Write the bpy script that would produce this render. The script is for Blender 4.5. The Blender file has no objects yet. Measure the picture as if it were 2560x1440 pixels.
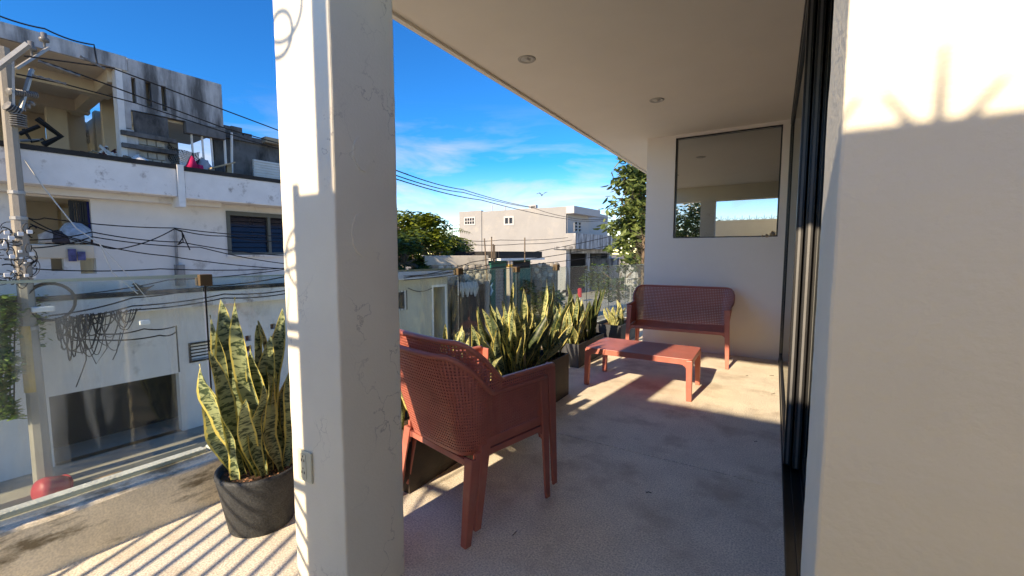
import bpy, math, random
import numpy as np
from mathutils import Vector, Matrix
R = math.radians
random.seed(7)
sc = bpy.context.scene
COL = sc.collection

# ------------------------------------------------------------------ camera
F, CX, CY, H = 1065.0, 1280.0, 720.0, 1.36          # focal length in photo pixels, eye height
YAW, PIT = math.atan(655 / F), math.atan(88 / F)
cd = bpy.data.cameras.new('camera'); cam = bpy.data.objects.new('camera', cd); COL.objects.link(cam)
cd.sensor_width = 36; cd.lens = 36 * F / 2560; cd.clip_start = .05; cd.clip_end = 3000
cam.location = (0, 0, H); cam.rotation_euler = (math.pi / 2 - PIT, 0, YAW)
sc.camera = cam
FW = np.array([-math.sin(YAW) * math.cos(PIT), math.cos(YAW) * math.cos(PIT), -math.sin(PIT)])
RT = np.array([math.cos(YAW), math.sin(YAW), 0.0]); UP = np.cross(RT, FW); EYE = np.array([0, 0, H])

# ------------------------------------------------------------------ sun, sky, exposure
EL, AZ = R(27.3), R(6.5)                               # light travels towards +Y, a little towards +X
L = Vector((math.sin(AZ) * math.cos(EL), math.cos(AZ) * math.cos(EL), -math.sin(EL)))
sd = bpy.data.lights.new('sun', 'SUN'); sd.energy = 2.0; sd.angle = R(.8); sd.color = (1, .935, .83)
sun = bpy.data.objects.new('sun', sd); COL.objects.link(sun)
sun.rotation_euler = L.to_track_quat('-Z', 'Y').to_euler(); sun.location = (0, -5, 12)
w = bpy.data.worlds.new('World'); sc.world = w; w.use_nodes = True
nt = w.node_tree; nt.nodes.clear()
def N(t, ty, **kw):
    n = t.nodes.new(ty)
    for k, v in kw.items(): setattr(n, k, v)
    return n
sky = N(nt, 'ShaderNodeTexSky', sky_type='NISHITA', sun_disc=False)
sky.sun_elevation = EL; sky.sun_rotation = math.atan2(-L.x, -L.y); sky.altitude = 2600
sky.air_density = 1.0; sky.dust_density = .10; sky.ozone_density = 1.5
tc = N(nt, 'ShaderNodeTexCoord'); sp = N(nt, 'ShaderNodeSeparateXYZ'); nt.links.new(tc.outputs['Generated'], sp.inputs[0])
mp = N(nt, 'ShaderNodeMapping'); mp.inputs['Scale'].default_value = (2.2, 2.2, 9.0); mp.inputs['Location'].default_value = (.35, .1, .2)
nt.links.new(tc.outputs['Generated'], mp.inputs[0])
nz = N(nt, 'ShaderNodeTexNoise'); nz.inputs['Scale'].default_value = 1.7; nz.inputs['Detail'].default_value = 9; nz.inputs['Roughness'].default_value = .58; nz.inputs['Distortion'].default_value = .5
nt.links.new(mp.outputs[0], nz.inputs['Vector'])
cr = N(nt, 'ShaderNodeMapRange'); cr.inputs[1].default_value = .46; cr.inputs[2].default_value = .72; nt.links.new(nz.outputs['Fac'], cr.inputs[0])
hz = N(nt, 'ShaderNodeMapRange'); hz.inputs[1].default_value = .32; hz.inputs[2].default_value = .10; nt.links.new(sp.outputs[2], hz.inputs[0])
mu = N(nt, 'ShaderNodeMath', operation='MULTIPLY'); nt.links.new(cr.outputs[0], mu.inputs[0]); nt.links.new(hz.outputs[0], mu.inputs[1])
tint = N(nt, 'ShaderNodeHueSaturation'); tint.inputs['Hue'].default_value = .514; tint.inputs['Saturation'].default_value = 1.6; tint.inputs['Value'].default_value = 1.0
nt.links.new(sky.outputs[0], tint.inputs['Color'])
mx = N(nt, 'ShaderNodeMix', data_type='RGBA'); nt.links.new(mu.outputs[0], mx.inputs[0])
nt.links.new(tint.outputs[0], mx.inputs[6]); mx.inputs[7].default_value = (2.6, 2.85, 3.2, 1)
bg = N(nt, 'ShaderNodeBackground'); bg.inputs[1].default_value = .086; nt.links.new(mx.outputs[2], bg.inputs[0])
wo = N(nt, 'ShaderNodeOutputWorld'); nt.links.new(bg.outputs[0], wo.inputs[0])
vs = sc.view_settings; vs.view_transform = 'Standard'; vs.look = 'None'; vs.gamma = 1; vs.use_curve_mapping = False
vs.exposure = 1.98; vs.use_white_balance = True; vs.white_balance_temperature = 9000; vs.white_balance_tint = 14
cy = sc.cycles; cy.use_denoising = True; cy.max_bounces = 14; cy.diffuse_bounces = 9; cy.glossy_bounces = 5
cy.transmission_bounces = 6; cy.transparent_max_bounces = 24; cy.sample_clamp_indirect = 12; cy.caustics_reflective = False; cy.caustics_refractive = False

# ------------------------------------------------------------------ pixel -> direction helpers
def ray(u, v): return FW + RT * (u - CX) / F + UP * (CY - v) / F
def onz(u, v, z=0): d = ray(u, v); return EYE + d * ((z - H) / d[2])
def onx(u, v, x): d = ray(u, v); return EYE + d * (x / d[0])
def ony(u, v, y): d = ray(u, v); return EYE + d * (y / d[1])
def atd(u, v, dist): d = ray(u, v); return EYE + d * (dist / math.hypot(d[0], d[1]))

# ------------------------------------------------------------------ mesh helpers
class MB:
    def __init__(s): s.v = []; s.f = []; s.uv = {}
    def add(s, vs_, fs):
        b = len(s.v); s.v += [tuple(map(float, p)) for p in vs_]; s.f += [tuple(i + b for i in f) for f in fs]; return s
    def hexa(s, p):  # 8 corners, bottom 4 then top 4
        return s.add(p, [(0, 3, 2, 1), (4, 5, 6, 7), (0, 1, 5, 4), (1, 2, 6, 5), (2, 3, 7, 6), (3, 0, 4, 7)])
    def box(s, x0, x1, y0, y1, z0, z1):
        return s.hexa([(x0, y0, z0), (x1, y0, z0), (x1, y1, z0), (x0, y1, z0), (x0, y0, z1), (x1, y0, z1), (x1, y1, z1), (x0, y1, z1)])
    def tube(s, pts, r, n=6, cap=True):
        pts = [Vector(p) for p in pts]; rs = r if isinstance(r, (list, tuple)) else [r] * len(pts)
        b = len(s.v); up = None
        for i, p in enumerate(pts):
            t = (pts[min(i + 1, len(pts) - 1)] - pts[max(i - 1, 0)]).normalized()
            if up is None: up = Vector((0, 0, 1)) if abs(t.z) < .9 else Vector((1, 0, 0))
            a = t.cross(up)
            if a.length < 1e-5: a = t.orthogonal()
            a.normalize(); up = a.cross(t).normalized()
            for k in range(n):
                an = 2 * math.pi * k / n; q = p + (a * math.cos(an) + up * math.sin(an)) * rs[i]; s.v.append(tuple(q))
        for i in range(len(pts) - 1):
            for k in range(n):
                k2 = (k + 1) % n; s.f.append((b + i * n + k, b + i * n + k2, b + (i + 1) * n + k2, b + (i + 1) * n + k))
        if cap:
            s.f.append(tuple(b + k for k in range(n))[::-1]); s.f.append(tuple(b + (len(pts) - 1) * n + k for k in range(n)))
        return s
    def sweep(s, pts, prof, up=(0, 0, 1), scales=None, closed_prof=True):
        # prof: 2D polygon (side, up)
        pts = [Vector(p) for p in pts]; up = Vector(up); b = len(s.v); n = len(prof)
        for i, p in enumerate(pts):
            t = (pts[min(i + 1, len(pts) - 1)] - pts[max(i - 1, 0)]).normalized()
            a = t.cross(up).normalized(); u2 = a.cross(t).normalized(); k = scales[i] if scales else 1
            for (x, y) in prof: s.v.append(tuple(p + a * x * k + u2 * y * k))
        for i in range(len(pts) - 1):
            for k in range(n):
                k2 = (k + 1) % n; s.f.append((b + i * n + k, b + i * n + k2, b + (i + 1) * n + k2, b + (i + 1) * n + k))
        s.f.append(tuple(b + k for k in range(n))[::-1]); s.f.append(tuple(b + (len(pts) - 1) * n + k for k in range(n)))
        return s
    def lathe(s, prof, n=32, c=(0, 0, 0)):
        b = len(s.v)
        for (r, z) in prof:
            for k in range(n):
                a = 2 * math.pi * k / n; s.v.append((c[0] + r * math.cos(a), c[1] + r * math.sin(a), c[2] + z))
        for i in range(len(prof) - 1):
            for k in range(n):
                k2 = (k + 1) % n; s.f.append((b + i * n + k, b + i * n + k2, b + (i + 1) * n + k2, b + (i + 1) * n + k))
        return s
    def prism(s, poly, axis, a0, a1):
        # poly 2D extruded along axis (0,1,2)
        def P(q, a):
            l = [q[0], q[1]]; l.insert(axis, a); return tuple(l)
        n = len(poly); b = len(s.v)
        s.v += [P(q, a0) for q in poly] + [P(q, a1) for q in poly]
        s.f += [tuple(b + i for i in range(n))[::-1], tuple(b + n + i for i in range(n))]
        s.f += [(b + i, b + (i + 1) % n, b + n + (i + 1) % n, b + n + i) for i in range(n)]
        return s
    def mesh(s, name, m=None, smooth=False):
        me = bpy.data.meshes.new(name); me.from_pydata(s.v, [], s.f); me.update()
        if m: me.materials.append(m)
        if smooth: me.polygons.foreach_set('use_smooth', [True] * len(me.polygons))
        return me
    def obj(s, name, m, parent=None, smooth=False, bevel=0):
        o = bpy.data.objects.new(name, s.mesh(name, m, smooth)); COL.objects.link(o)
        if parent is not None: setparent(o, parent)
        if bevel:
            md = o.modifiers.new('bevel', 'BEVEL'); md.width = bevel; md.segments = 2; md.limit_method = 'ANGLE'; md.angle_limit = R(40)
        return o
def setparent(o, parent):
    o.parent = parent
    if parent.parent is None: o.matrix_parent_inverse = Matrix.LocRotScale(parent.location, parent.rotation_euler, parent.scale).inverted()
def tag(o, label=None, cat=None, group=None, kind=None):
    if label: o['label'] = label
    if cat: o['category'] = cat
    if group: o['group'] = group
    if kind: o['kind'] = kind
    return o
def empty(name, label=None, cat=None, loc=(0, 0, 0), group=None, kind=None):
    o = bpy.data.objects.new(name, None); COL.objects.link(o); o.location = loc; o.empty_display_size = .1
    return tag(o, label, cat, group, kind)
def inst(name, me, parent=None, local=True):
    o = bpy.data.objects.new(name, me); COL.objects.link(o)
    if parent is not None:
        o.parent = parent
    return o
def copy_tree(o, parent=None):
    c = o.copy(); COL.objects.link(c); c.parent = parent
    for ch in [x for x in list(bpy.data.objects) if x.parent == o]: copy_tree(ch, c)
    return c
class Frame:
    """upright plane: origin, u along it, d into it, z up"""
    def __init__(s, o, u): s.o = Vector(o); s.u = Vector(u).normalized(); s.d = Vector((-s.u.y, s.u.x, 0))
    def P(s, t, z, d=0): q = s.o + s.u * t + s.d * d; return (q.x, q.y, z)
    def box(s, mb, t0, t1, z0, z1, d0, d1):
        return mb.hexa([s.P(t0, z0, d0), s.P(t1, z0, d0), s.P(t1, z0, d1), s.P(t0, z0, d1), s.P(t0, z1, d0), s.P(t1, z1, d0), s.P(t1, z1, d1), s.P(t0, z1, d1)])
    def pix(s, u, v, d=0):
        r = Vector(ray(u, v)); o = s.o + s.d * d; k = (o - Vector(EYE)).dot(s.d) / r.dot(s.d); q = Vector(EYE) + r * k
        return (q - s.o).dot(s.u), q.z
    def wall(s, mb, t0, t1, z0, z1, d0, d1, holes):
        ts = sorted({t0, t1, *[x for h in holes for x in h[:2] if t0 < x < t1]}); zs_ = sorted({z0, z1, *[x for h in holes for x in h[2:] if z0 < x < z1]})
        solid = lambda i, j: 0 <= i < len(ts) - 1 and 0 <= j < len(zs_) - 1 and not any(h[0] < (ts[i] + ts[i + 1]) / 2 < h[1] and h[2] < (zs_[j] + zs_[j + 1]) / 2 < h[3] for h in holes)
        ids = {}
        def V(t, z, d):
            k = (t, z, d)
            if k not in ids: ids[k] = len(mb.v); mb.v.append(s.P(t, z, d))
            return ids[k]
        for i in range(len(ts) - 1):
            for j in range(len(zs_) - 1):
                if not solid(i, j): continue
                a, b, c, e = ts[i], ts[i + 1], zs_[j], zs_[j + 1]
                mb.f.append((V(a, c, d0), V(b, c, d0), V(b, e, d0), V(a, e, d0))); mb.f.append((V(a, c, d1), V(a, e, d1), V(b, e, d1), V(b, c, d1)))
                if not solid(i - 1, j): mb.f.append((V(a, c, d0), V(a, e, d0), V(a, e, d1), V(a, c, d1)))
                if not solid(i + 1, j): mb.f.append((V(b, c, d0), V(b, c, d1), V(b, e, d1), V(b, e, d0)))
                if not solid(i, j - 1): mb.f.append((V(a, c, d0), V(a, c, d1), V(b, c, d1), V(b, c, d0)))
                if not solid(i, j + 1): mb.f.append((V(a, e, d0), V(b, e, d0), V(b, e, d1), V(a, e, d1)))
        return mb

# ------------------------------------------------------------------ materials
def mat(name, col, rough=.8, var=.12, scale=4, bump=.15, bscale=70, dirt=None, amt=.5, dscale=2.0, streak=1.0, spec=.3, metal=0, thr=.55, soft=.18, fine=0, cracks=None, tw=None):
    m = bpy.data.materials.new(name); m.use_nodes = True; t = m.node_tree; p = t.nodes['Principled BSDF']; lk = t.links.new
    p.inputs['Roughness'].default_value = rough; p.inputs['Metallic'].default_value = metal; p.inputs['Specular IOR Level'].default_value = spec
    co = N(t, 'ShaderNodeTexCoord').outputs['Object']
    n1 = N(t, 'ShaderNodeTexNoise'); n1.inputs['Scale'].default_value = scale; n1.inputs['Detail'].default_value = 8; n1.inputs['Roughness'].default_value = .6; lk(co, n1.inputs['Vector'])
    mr = N(t, 'ShaderNodeMapRange'); mr.inputs[1].default_value = .3; mr.inputs[2].default_value = .7; mr.inputs[3].default_value = 1 - var; mr.inputs[4].default_value = 1 + var * .6; lk(n1.outputs['Fac'], mr.inputs[0])
    hm = N(t, 'ShaderNodeMix', data_type='RGBA', blend_type='MULTIPLY'); hm.inputs[0].default_value = 1; hm.inputs[6].default_value = (*col, 1); lk(mr.outputs[0], hm.inputs[7])
    out = hm.outputs[2]
    if fine:
        nf = N(t, 'ShaderNodeTexNoise'); nf.inputs['Scale'].default_value = 120; nf.inputs['Detail'].default_value = 3; lk(co, nf.inputs['Vector'])
        fr = N(t, 'ShaderNodeMapRange'); fr.inputs[1].default_value = .35; fr.inputs[2].default_value = .65; fr.inputs[3].default_value = 1 - fine; fr.inputs[4].default_value = 1 + fine * .5; lk(nf.outputs['Fac'], fr.inputs[0])
        fm = N(t, 'ShaderNodeMix', data_type='RGBA', blend_type='MULTIPLY'); fm.inputs[0].default_value = 1; lk(out, fm.inputs[6]); lk(fr.outputs[0], fm.inputs[7]); out = fm.outputs[2]
    if dirt:
        mp_ = N(t, 'ShaderNodeMapping'); mp_.inputs['Scale'].default_value = (1, 1, streak); lk(co, mp_.inputs[0])
        n2 = N(t, 'ShaderNodeTexNoise'); n2.inputs['Scale'].default_value = dscale; n2.inputs['Detail'].default_value = 10; n2.inputs['Roughness'].default_value = .65; lk(mp_.outputs[0], n2.inputs['Vector'])
        m2 = N(t, 'ShaderNodeMapRange'); m2.inputs[1].default_value = thr; m2.inputs[2].default_value = thr + soft; m2.inputs[4].default_value = amt; lk(n2.outputs['Fac'], m2.inputs[0])
        dm = N(t, 'ShaderNodeMix', data_type='RGBA'); lk(m2.outputs[0], dm.inputs[0]); lk(out, dm.inputs[6]); dm.inputs[7].default_value = (*dirt, 1); out = dm.outputs[2]
    if cracks:
        wn = N(t, 'ShaderNodeTexNoise'); wn.inputs['Scale'].default_value = 7; wn.inputs['Detail'].default_value = 6; lk(co, wn.inputs['Vector'])
        wa = N(t, 'ShaderNodeVectorMath', operation='SCALE'); wa.inputs['Scale'].default_value = .34; lk(wn.outputs['Color'], wa.inputs[0])
        ad = N(t, 'ShaderNodeVectorMath'); lk(co, ad.inputs[0]); lk(wa.outputs[0], ad.inputs[1])
        mc = N(t, 'ShaderNodeMapping'); mc.inputs['Scale'].default_value = (1, 1, .45); lk(ad.outputs[0], mc.inputs[0])
        vo = N(t, 'ShaderNodeTexVoronoi', feature='DISTANCE_TO_EDGE'); vo.inputs['Scale'].default_value = cracks; lk(mc.outputs[0], vo.inputs['Vector'])
        cm = N(t, 'ShaderNodeMapRange'); cm.inputs[1].default_value = .014; cm.inputs[2].default_value = .0; cm.inputs[3].default_value = 0; cm.inputs[4].default_value = 1; lk(vo.outputs['Distance'], cm.inputs[0])
        nm = N(t, 'ShaderNodeTexNoise'); nm.inputs['Scale'].default_value = 3.1; lk(co, nm.inputs['Vector'])
        nr = N(t, 'ShaderNodeMapRange'); nr.inputs[1].default_value = .5; nr.inputs[2].default_value = .66; nr.inputs[4].default_value = .6; lk(nm.outputs['Fac'], nr.inputs[0])
        mm = N(t, 'ShaderNodeMath', operation='MULTIPLY'); lk(cm.outputs[0], mm.inputs[0]); lk(nr.outputs[0], mm.inputs[1])
        dm = N(t, 'ShaderNodeMix', data_type='RGBA'); lk(mm.outputs[0], dm.inputs[0]); lk(out, dm.inputs[6]); dm.inputs[7].default_value = (.28, .25, .21, 1); out = dm.outputs[2]
    lk(out, p.inputs['Base Color'])
    if bump:
        n3 = N(t, 'ShaderNodeTexNoise'); n3.inputs['Scale'].default_value = bscale; n3.inputs['Detail'].default_value = 5; lk(co, n3.inputs['Vector'])
        bp = N(t, 'ShaderNodeBump'); bp.inputs['Strength'].default_value = bump; bp.inputs['Distance'].default_value = .02; lk(n3.outputs['Fac'], bp.inputs['Height']); lk(bp.outputs[0], p.inputs['Normal'])
    return m
def glass(name, tintc, refl=1.0, smudge=.0, streaks=False):
    m = bpy.data.materials.new(name); m.use_nodes = True; t = m.node_tree; t.nodes.clear(); lk = t.links.new
    tr = N(t, 'ShaderNodeBsdfTransparent'); tr.inputs[0].default_value = (*tintc, 1)
    gl = N(t, 'ShaderNodeBsdfGlossy'); gl.inputs['Roughness'].default_value = .01
    fr = N(t, 'ShaderNodeFresnel'); bf_ = N(t, 'ShaderNodeNewGeometry'); im = N(t, 'ShaderNodeMapRange'); im.inputs[3].default_value = 1.45; im.inputs[4].default_value = 1 / 1.45; lk(bf_.outputs['Backfacing'], im.inputs[0]); lk(im.outputs[0], fr.inputs[0])
    fm = N(t, 'ShaderNodeMath', operation='MULTIPLY'); fm.inputs[1].default_value = refl; lk(fr.outputs[0], fm.inputs[0])
    a = N(t, 'ShaderNodeMixShader'); lk(fm.outputs[0], a.inputs[0]); lk(tr.outputs[0], a.inputs[1]); lk(gl.outputs[0], a.inputs[2]); res = a.outputs[0]
    if smudge:
        co = N(t, 'ShaderNodeTexCoord').outputs['Object']
        mp_ = N(t, 'ShaderNodeMapping'); mp_.inputs['Scale'].default_value = (3, 3, .45); lk(co, mp_.inputs[0])
        n = N(t, 'ShaderNodeTexNoise'); n.inputs['Scale'].default_value = 2.6; n.inputs['Detail'].default_value = 7; n.inputs['Distortion'].default_value = .7; lk(mp_.outputs[0], n.inputs['Vector'])
        r = N(t, 'ShaderNodeMapRange'); r.inputs[1].default_value = .48; r.inputs[2].default_value = .80; r.inputs[3].default_value = smudge * .1; r.inputs[4].default_value = smudge * 2.2; lk(n.outputs['Fac'], r.inputs[0])
        df = N(t, 'ShaderNodeBsdfDiffuse'); df.inputs[0].default_value = (.75, .76, .72, 1)
        b = N(t, 'ShaderNodeMixShader'); lk(r.outputs[0], b.inputs[0]); lk(res, b.inputs[1]); lk(df.outputs[0], b.inputs[2]); res = b.outputs[0]
    lk(res, N(t, 'ShaderNodeOutputMaterial').inputs[0]); return m
def mirror_pane(name, amt, tintc, under):
    m = bpy.data.materials.new(name); m.use_nodes = True; t = m.node_tree; t.nodes.clear(); lk = t.links.new
    gl = N(t, 'ShaderNodeBsdfGlossy'); gl.inputs['Roughness'].default_value = .004; gl.inputs[0].default_value = (*tintc, 1)
    df = N(t, 'ShaderNodeBsdfDiffuse'); df.inputs[0].default_value = (*under, 1)
    a = N(t, 'ShaderNodeMixShader'); a.inputs[0].default_value = amt; lk(df.outputs[0], a.inputs[1]); lk(gl.outputs[0], a.inputs[2])
    lk(a.outputs[0], N(t, 'ShaderNodeOutputMaterial').inputs[0]); return m

M = {}
M['cream'] = mat('cream_plaster', (.82, .765, .62), .85, .07, 1.6, .16, 60, dirt=(.45, .38, .28), amt=.45, dscale=14, thr=.70, soft=.05)
M['column'] = mat('column_plaster', (.82, .76, .625), .85, .05, 3, .08, 120, dirt=(.42, .36, .28), amt=.5, dscale=13, thr=.68, soft=.08, cracks=5.0)
M['ceiling'] = mat('ceiling_plaster', (.84, .79, .70), .9, .03, 2, .05, 120)
M['endwall'] = mat('white_plaster', (.87, .815, .76), .88, .03, 2, .08, 150)
M['patch'] = mat('patch_plaster', (.72, .70, .64), .85, .04, 8, .1, 200)
M['floor'] = mat('worn_concrete', (.89, .82, .67), .75, .14, 3.2, .06, 90, dirt=(.46, .375, .275), amt=.62, dscale=2.6, thr=.50, soft=.16, fine=.32)
M['kerb'] = mat('stained_kerb', (.86, .77, .60), .9, .18, 4, .15, 40, dirt=(.14, .105, .055), amt=.85, dscale=3.6, streak=3.4, thr=.53, soft=.12, fine=.15)
M['kerbtop'] = mat('pale_kerb_cap', (.72, .70, .64), .85, .12, 5, .3, 80, dirt=(.25, .22, .17), amt=.5, dscale=6, thr=.55)
M['black'] = mat('black_aluminium', (.018, .019, .021), .35, .15, 8, 0, spec=.5)
M['alu'] = mat('grey_aluminium', (.16, .165, .17), .4, .1, 8, 0, spec=.5)
M['glass'] = glass('railing_glass', (.90, .955, .935), .9, .15)
M['gedge'] = mat('green_glass_edge', (.38, .50, .45), .2, .05, 5, 0)
M['doorglass'] = mirror_pane('door_glass', .55, (.93, .97, .96), (.015, .017, .017))
M['winglass'] = mirror_pane('window_glass', .52, (.93, .97, .97), (.02, .022, .022))
M['cap'] = mat('brown_cap', (.11, .075, .04), .55, .15, 12, .05)
M['red'] = mat('brick_red_plastic', (.50, .155, .115), .42, .14, 7, .04, 300, spec=.5, dirt=(.52, .30, .24), amt=.35, dscale=5, thr=.52, soft=.2)
M['pot'] = mat('charcoal_pot', (.050, .055, .060), .6, .25, 22, .2, 120, fine=.35)
M['corten'] = mat('dark_planter', (.060, .048, .040), .6, .35, 5, .12, 60, dirt=(.16, .09, .05), amt=.7, dscale=3)
M['greybox'] = mat('grey_planter', (.055, .06, .068), .6, .2, 8, .15, 100)
M['soil'] = mat('soil', (.09, .055, .035), .95, .4, 40, .8, 60)
M['chip'] = mat('lava_gravel', (.34, .17, .10), .95, .4, 60, .8, 90)
M['outlet'] = mat('ivory_plastic', (.62, .60, .46), .45, .03, 5, 0)
M['dark'] = mat('shade_and_trough_black', (.02, .02, .02), .9, .2, 5, 0)  # near-black colour standing in for shade inside openings; also colours the roof trough
M['iron'] = mat('black_iron', (.02, .02, .02), .5, .2, 10, 0)
M['lamp'] = mat('lamp_lens', (.55, .54, .50), .4, .05, 8, 0)
M['trim'] = mat('lamp_trim', (.42, .40, .36), .4, .05, 8, 0)
# street
M['asphalt'] = mat('street_concrete', (.50, .455, .37), .9, .15, 1.2, .2, 40, dirt=(.16, .15, .13), amt=.6, dscale=.7, thr=.5, fine=.12)
M['pave'] = mat('pavement', (.36, .33, .27), .9, .15, 2, .2, 40, dirt=(.13, .12, .10), amt=.6, dscale=1.5)
M['ground'] = mat('ground', (.25, .22, .17), .95, .2, .3, 0)
M['fac'] = mat('old_white_paint', (.70, .69, .675), .9, .08, 1.5, .15, 30, dirt=(.24, .22, .20), amt=.6, dscale=1.6, thr=.59, soft=.12)
M['facband'] = mat('peeling_white_band', (.72, .71, .695), .9, .1, 2, .2, 30, dirt=(.22, .18, .16), amt=.7, dscale=2.8, thr=.56, soft=.10)
M['conc'] = mat('weathered_concrete', (.50, .50, .50), .95, .22, 2, .25, 25, dirt=(.06, .06, .06), amt=.9, dscale=2.0, streak=.16, thr=.42, soft=.2)
M['conc2'] = mat('black_stained_concrete', (.15, .15, .15), .95, .3, 2, .3, 25, dirt=(.035, .035, .035), amt=.9, dscale=2.5, streak=.4, thr=.45, soft=.2)
M['buff'] = mat('buff_soffit', (.66, .58, .47), .9, .08, 2, .1, 30)
M['block'] = mat('concrete_block', (.42, .40, .35), .95, .15, 4, .3, 40, dirt=(.2, .18, .15), amt=.5, dscale=4)
M['blacktop'] = mat('black_roof_edge', (.03, .03, .03), .9, .3, 5, .3, 30)
M['winframe'] = mat('green_grey_frame', (.11, .12, .11), .6, .1, 5, 0)
M['darkglass'] = mat('dark_louvre_glass', (.018, .018, .026), .15, .2, 3, 0, spec=.6)
M['whitepaint'] = mat('white_paint', (.72, .72, .70), .7, .08, 4, .05, dirt=(.35, .33, .3), amt=.4, dscale=5)
M['wood'] = mat('bare_wood', (.38, .30, .20), .85, .2, 6, .2, 40, streak=.2)
M['pole'] = mat('pole_concrete', (.30, .275, .235), .9, .15, 2.5, .2, 40, dirt=(.2, .18, .15), amt=.5, dscale=4, streak=.3)
M['yellow'] = mat('yellow_paint', (.50, .32, .07), .8, .25, 8, .1)
M['galv'] = mat('galvanised_steel', (.34, .34, .33), .45, .12, 8, .05, metal=.35)
M['insul'] = mat('grey_insulator', (.17, .17, .17), .35, .1, 8, 0)
M['cable'] = mat('black_cable', (.012, .012, .013), .6, .1, 5, 0)
M['wirew'] = mat('white_wire', (.55, .53, .48), .6, .1, 5, 0)
M['houseD'] = mat('pale_render', (.30, .298, .292), .9, .08, .5, .1, 20, dirt=(.42, .39, .34), amt=.6, dscale=.55, thr=.53, soft=.2)
M['white'] = mat('bright_white', (.46, .455, .45), .85, .04, 2, .05)
M['stone'] = [mat('rubble_stone', (.46 * k, .42 * k, .34 * k), .95, .25, 6, .5, 25) for k in (.5, .85, 1.25)]
M['mortar'] = mat('rubble_mortar', (.30, .27, .22), .95, .2, 5, .4, 25)
M['render'] = mat('mossy_render', (.50, .46, .38), .95, .15, 1.6, .2, 25, dirt=(.20, .18, .13), amt=.7, dscale=1.8, thr=.5)
M['teal'] = mat('teal_paint', (.012, .14, .115), .6, .15, 2, .05)
M['shutter'] = mat('grey_shutter', (.28, .28, .29), .55, .08, 3, 0, metal=.2)
M['beige'] = mat('beige_render', (.50, .47, .38), .9, .06, 1, .1, 25, dirt=(.33, .3, .25), amt=.4, dscale=1.2)
M['tin'] = mat('tin_roof', (.42, .44, .47), .5, .12, 2, .1, dirt=(.12, .14, .18), amt=.7, dscale=2)
M['trunk'] = mat('bark', (.16, .12, .085), .95, .25, 6, .6, 20)
def leafmat(name, col, col2, trans=.35, rough=.5, nscale=3):
    m = bpy.data.materials.new(name); m.use_nodes = True; t = m.node_tree; p = t.nodes['Principled BSDF']; lk = t.links.new
    gi = N(t, 'ShaderNodeNewGeometry'); co = N(t, 'ShaderNodeTexCoord').outputs['Object']
    n = N(t, 'ShaderNodeTexNoise'); n.inputs['Scale'].default_value = nscale; n.inputs['Detail'].default_value = 3; lk(co, n.inputs['Vector'])
    ad = N(t, 'ShaderNodeMath', operation='MULTIPLY_ADD'); ad.inputs[1].default_value = .7; lk(gi.outputs['Random Per Island'], ad.inputs[0]); lk(n.outputs['Fac'], ad.inputs[2])
    mr = N(t, 'ShaderNodeMapRange'); mr.inputs[1].default_value = .4; mr.inputs[2].default_value = 1.1; lk(ad.outputs[0], mr.inputs[0])
    x = N(t, 'ShaderNodeMix', data_type='RGBA'); lk(mr.outputs[0], x.inputs[0]); x.inputs[6].default_value = (*col, 1); x.inputs[7].default_value = (*col2, 1)
    lk(x.outputs[2], p.inputs['Base Color']); p.inputs['Roughness'].default_value = rough; p.inputs['Specular IOR Level'].default_value = .35
    tl = N(t, 'ShaderNodeBsdfTranslucent'); lk(x.outputs[2], tl.inputs[0]); ms = N(t, 'ShaderNodeMixShader'); ms.inputs[0].default_value = trans
    lk(p.outputs[0], ms.inputs[1]); lk(tl.outputs[0], ms.inputs[2]); lk(ms.outputs[0], t.nodes['Material Output'].inputs[0]); return m
M['leaf_big'] = leafmat('broad_leaf', (.07, .115, .03), (.21, .27, .085))
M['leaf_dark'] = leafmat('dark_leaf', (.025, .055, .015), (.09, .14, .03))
M['leaf_yel'] = leafmat('yellow_green_leaf', (.07, .10, .012), (.20, .24, .03))
M['vine'] = leafmat('vine_leaf', (.06, .12, .02), (.17, .27, .05), .4)
M['deadpalm'] = leafmat('dry_spiky_leaf', (.10, .085, .055), (.26, .22, .15), .15)
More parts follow.
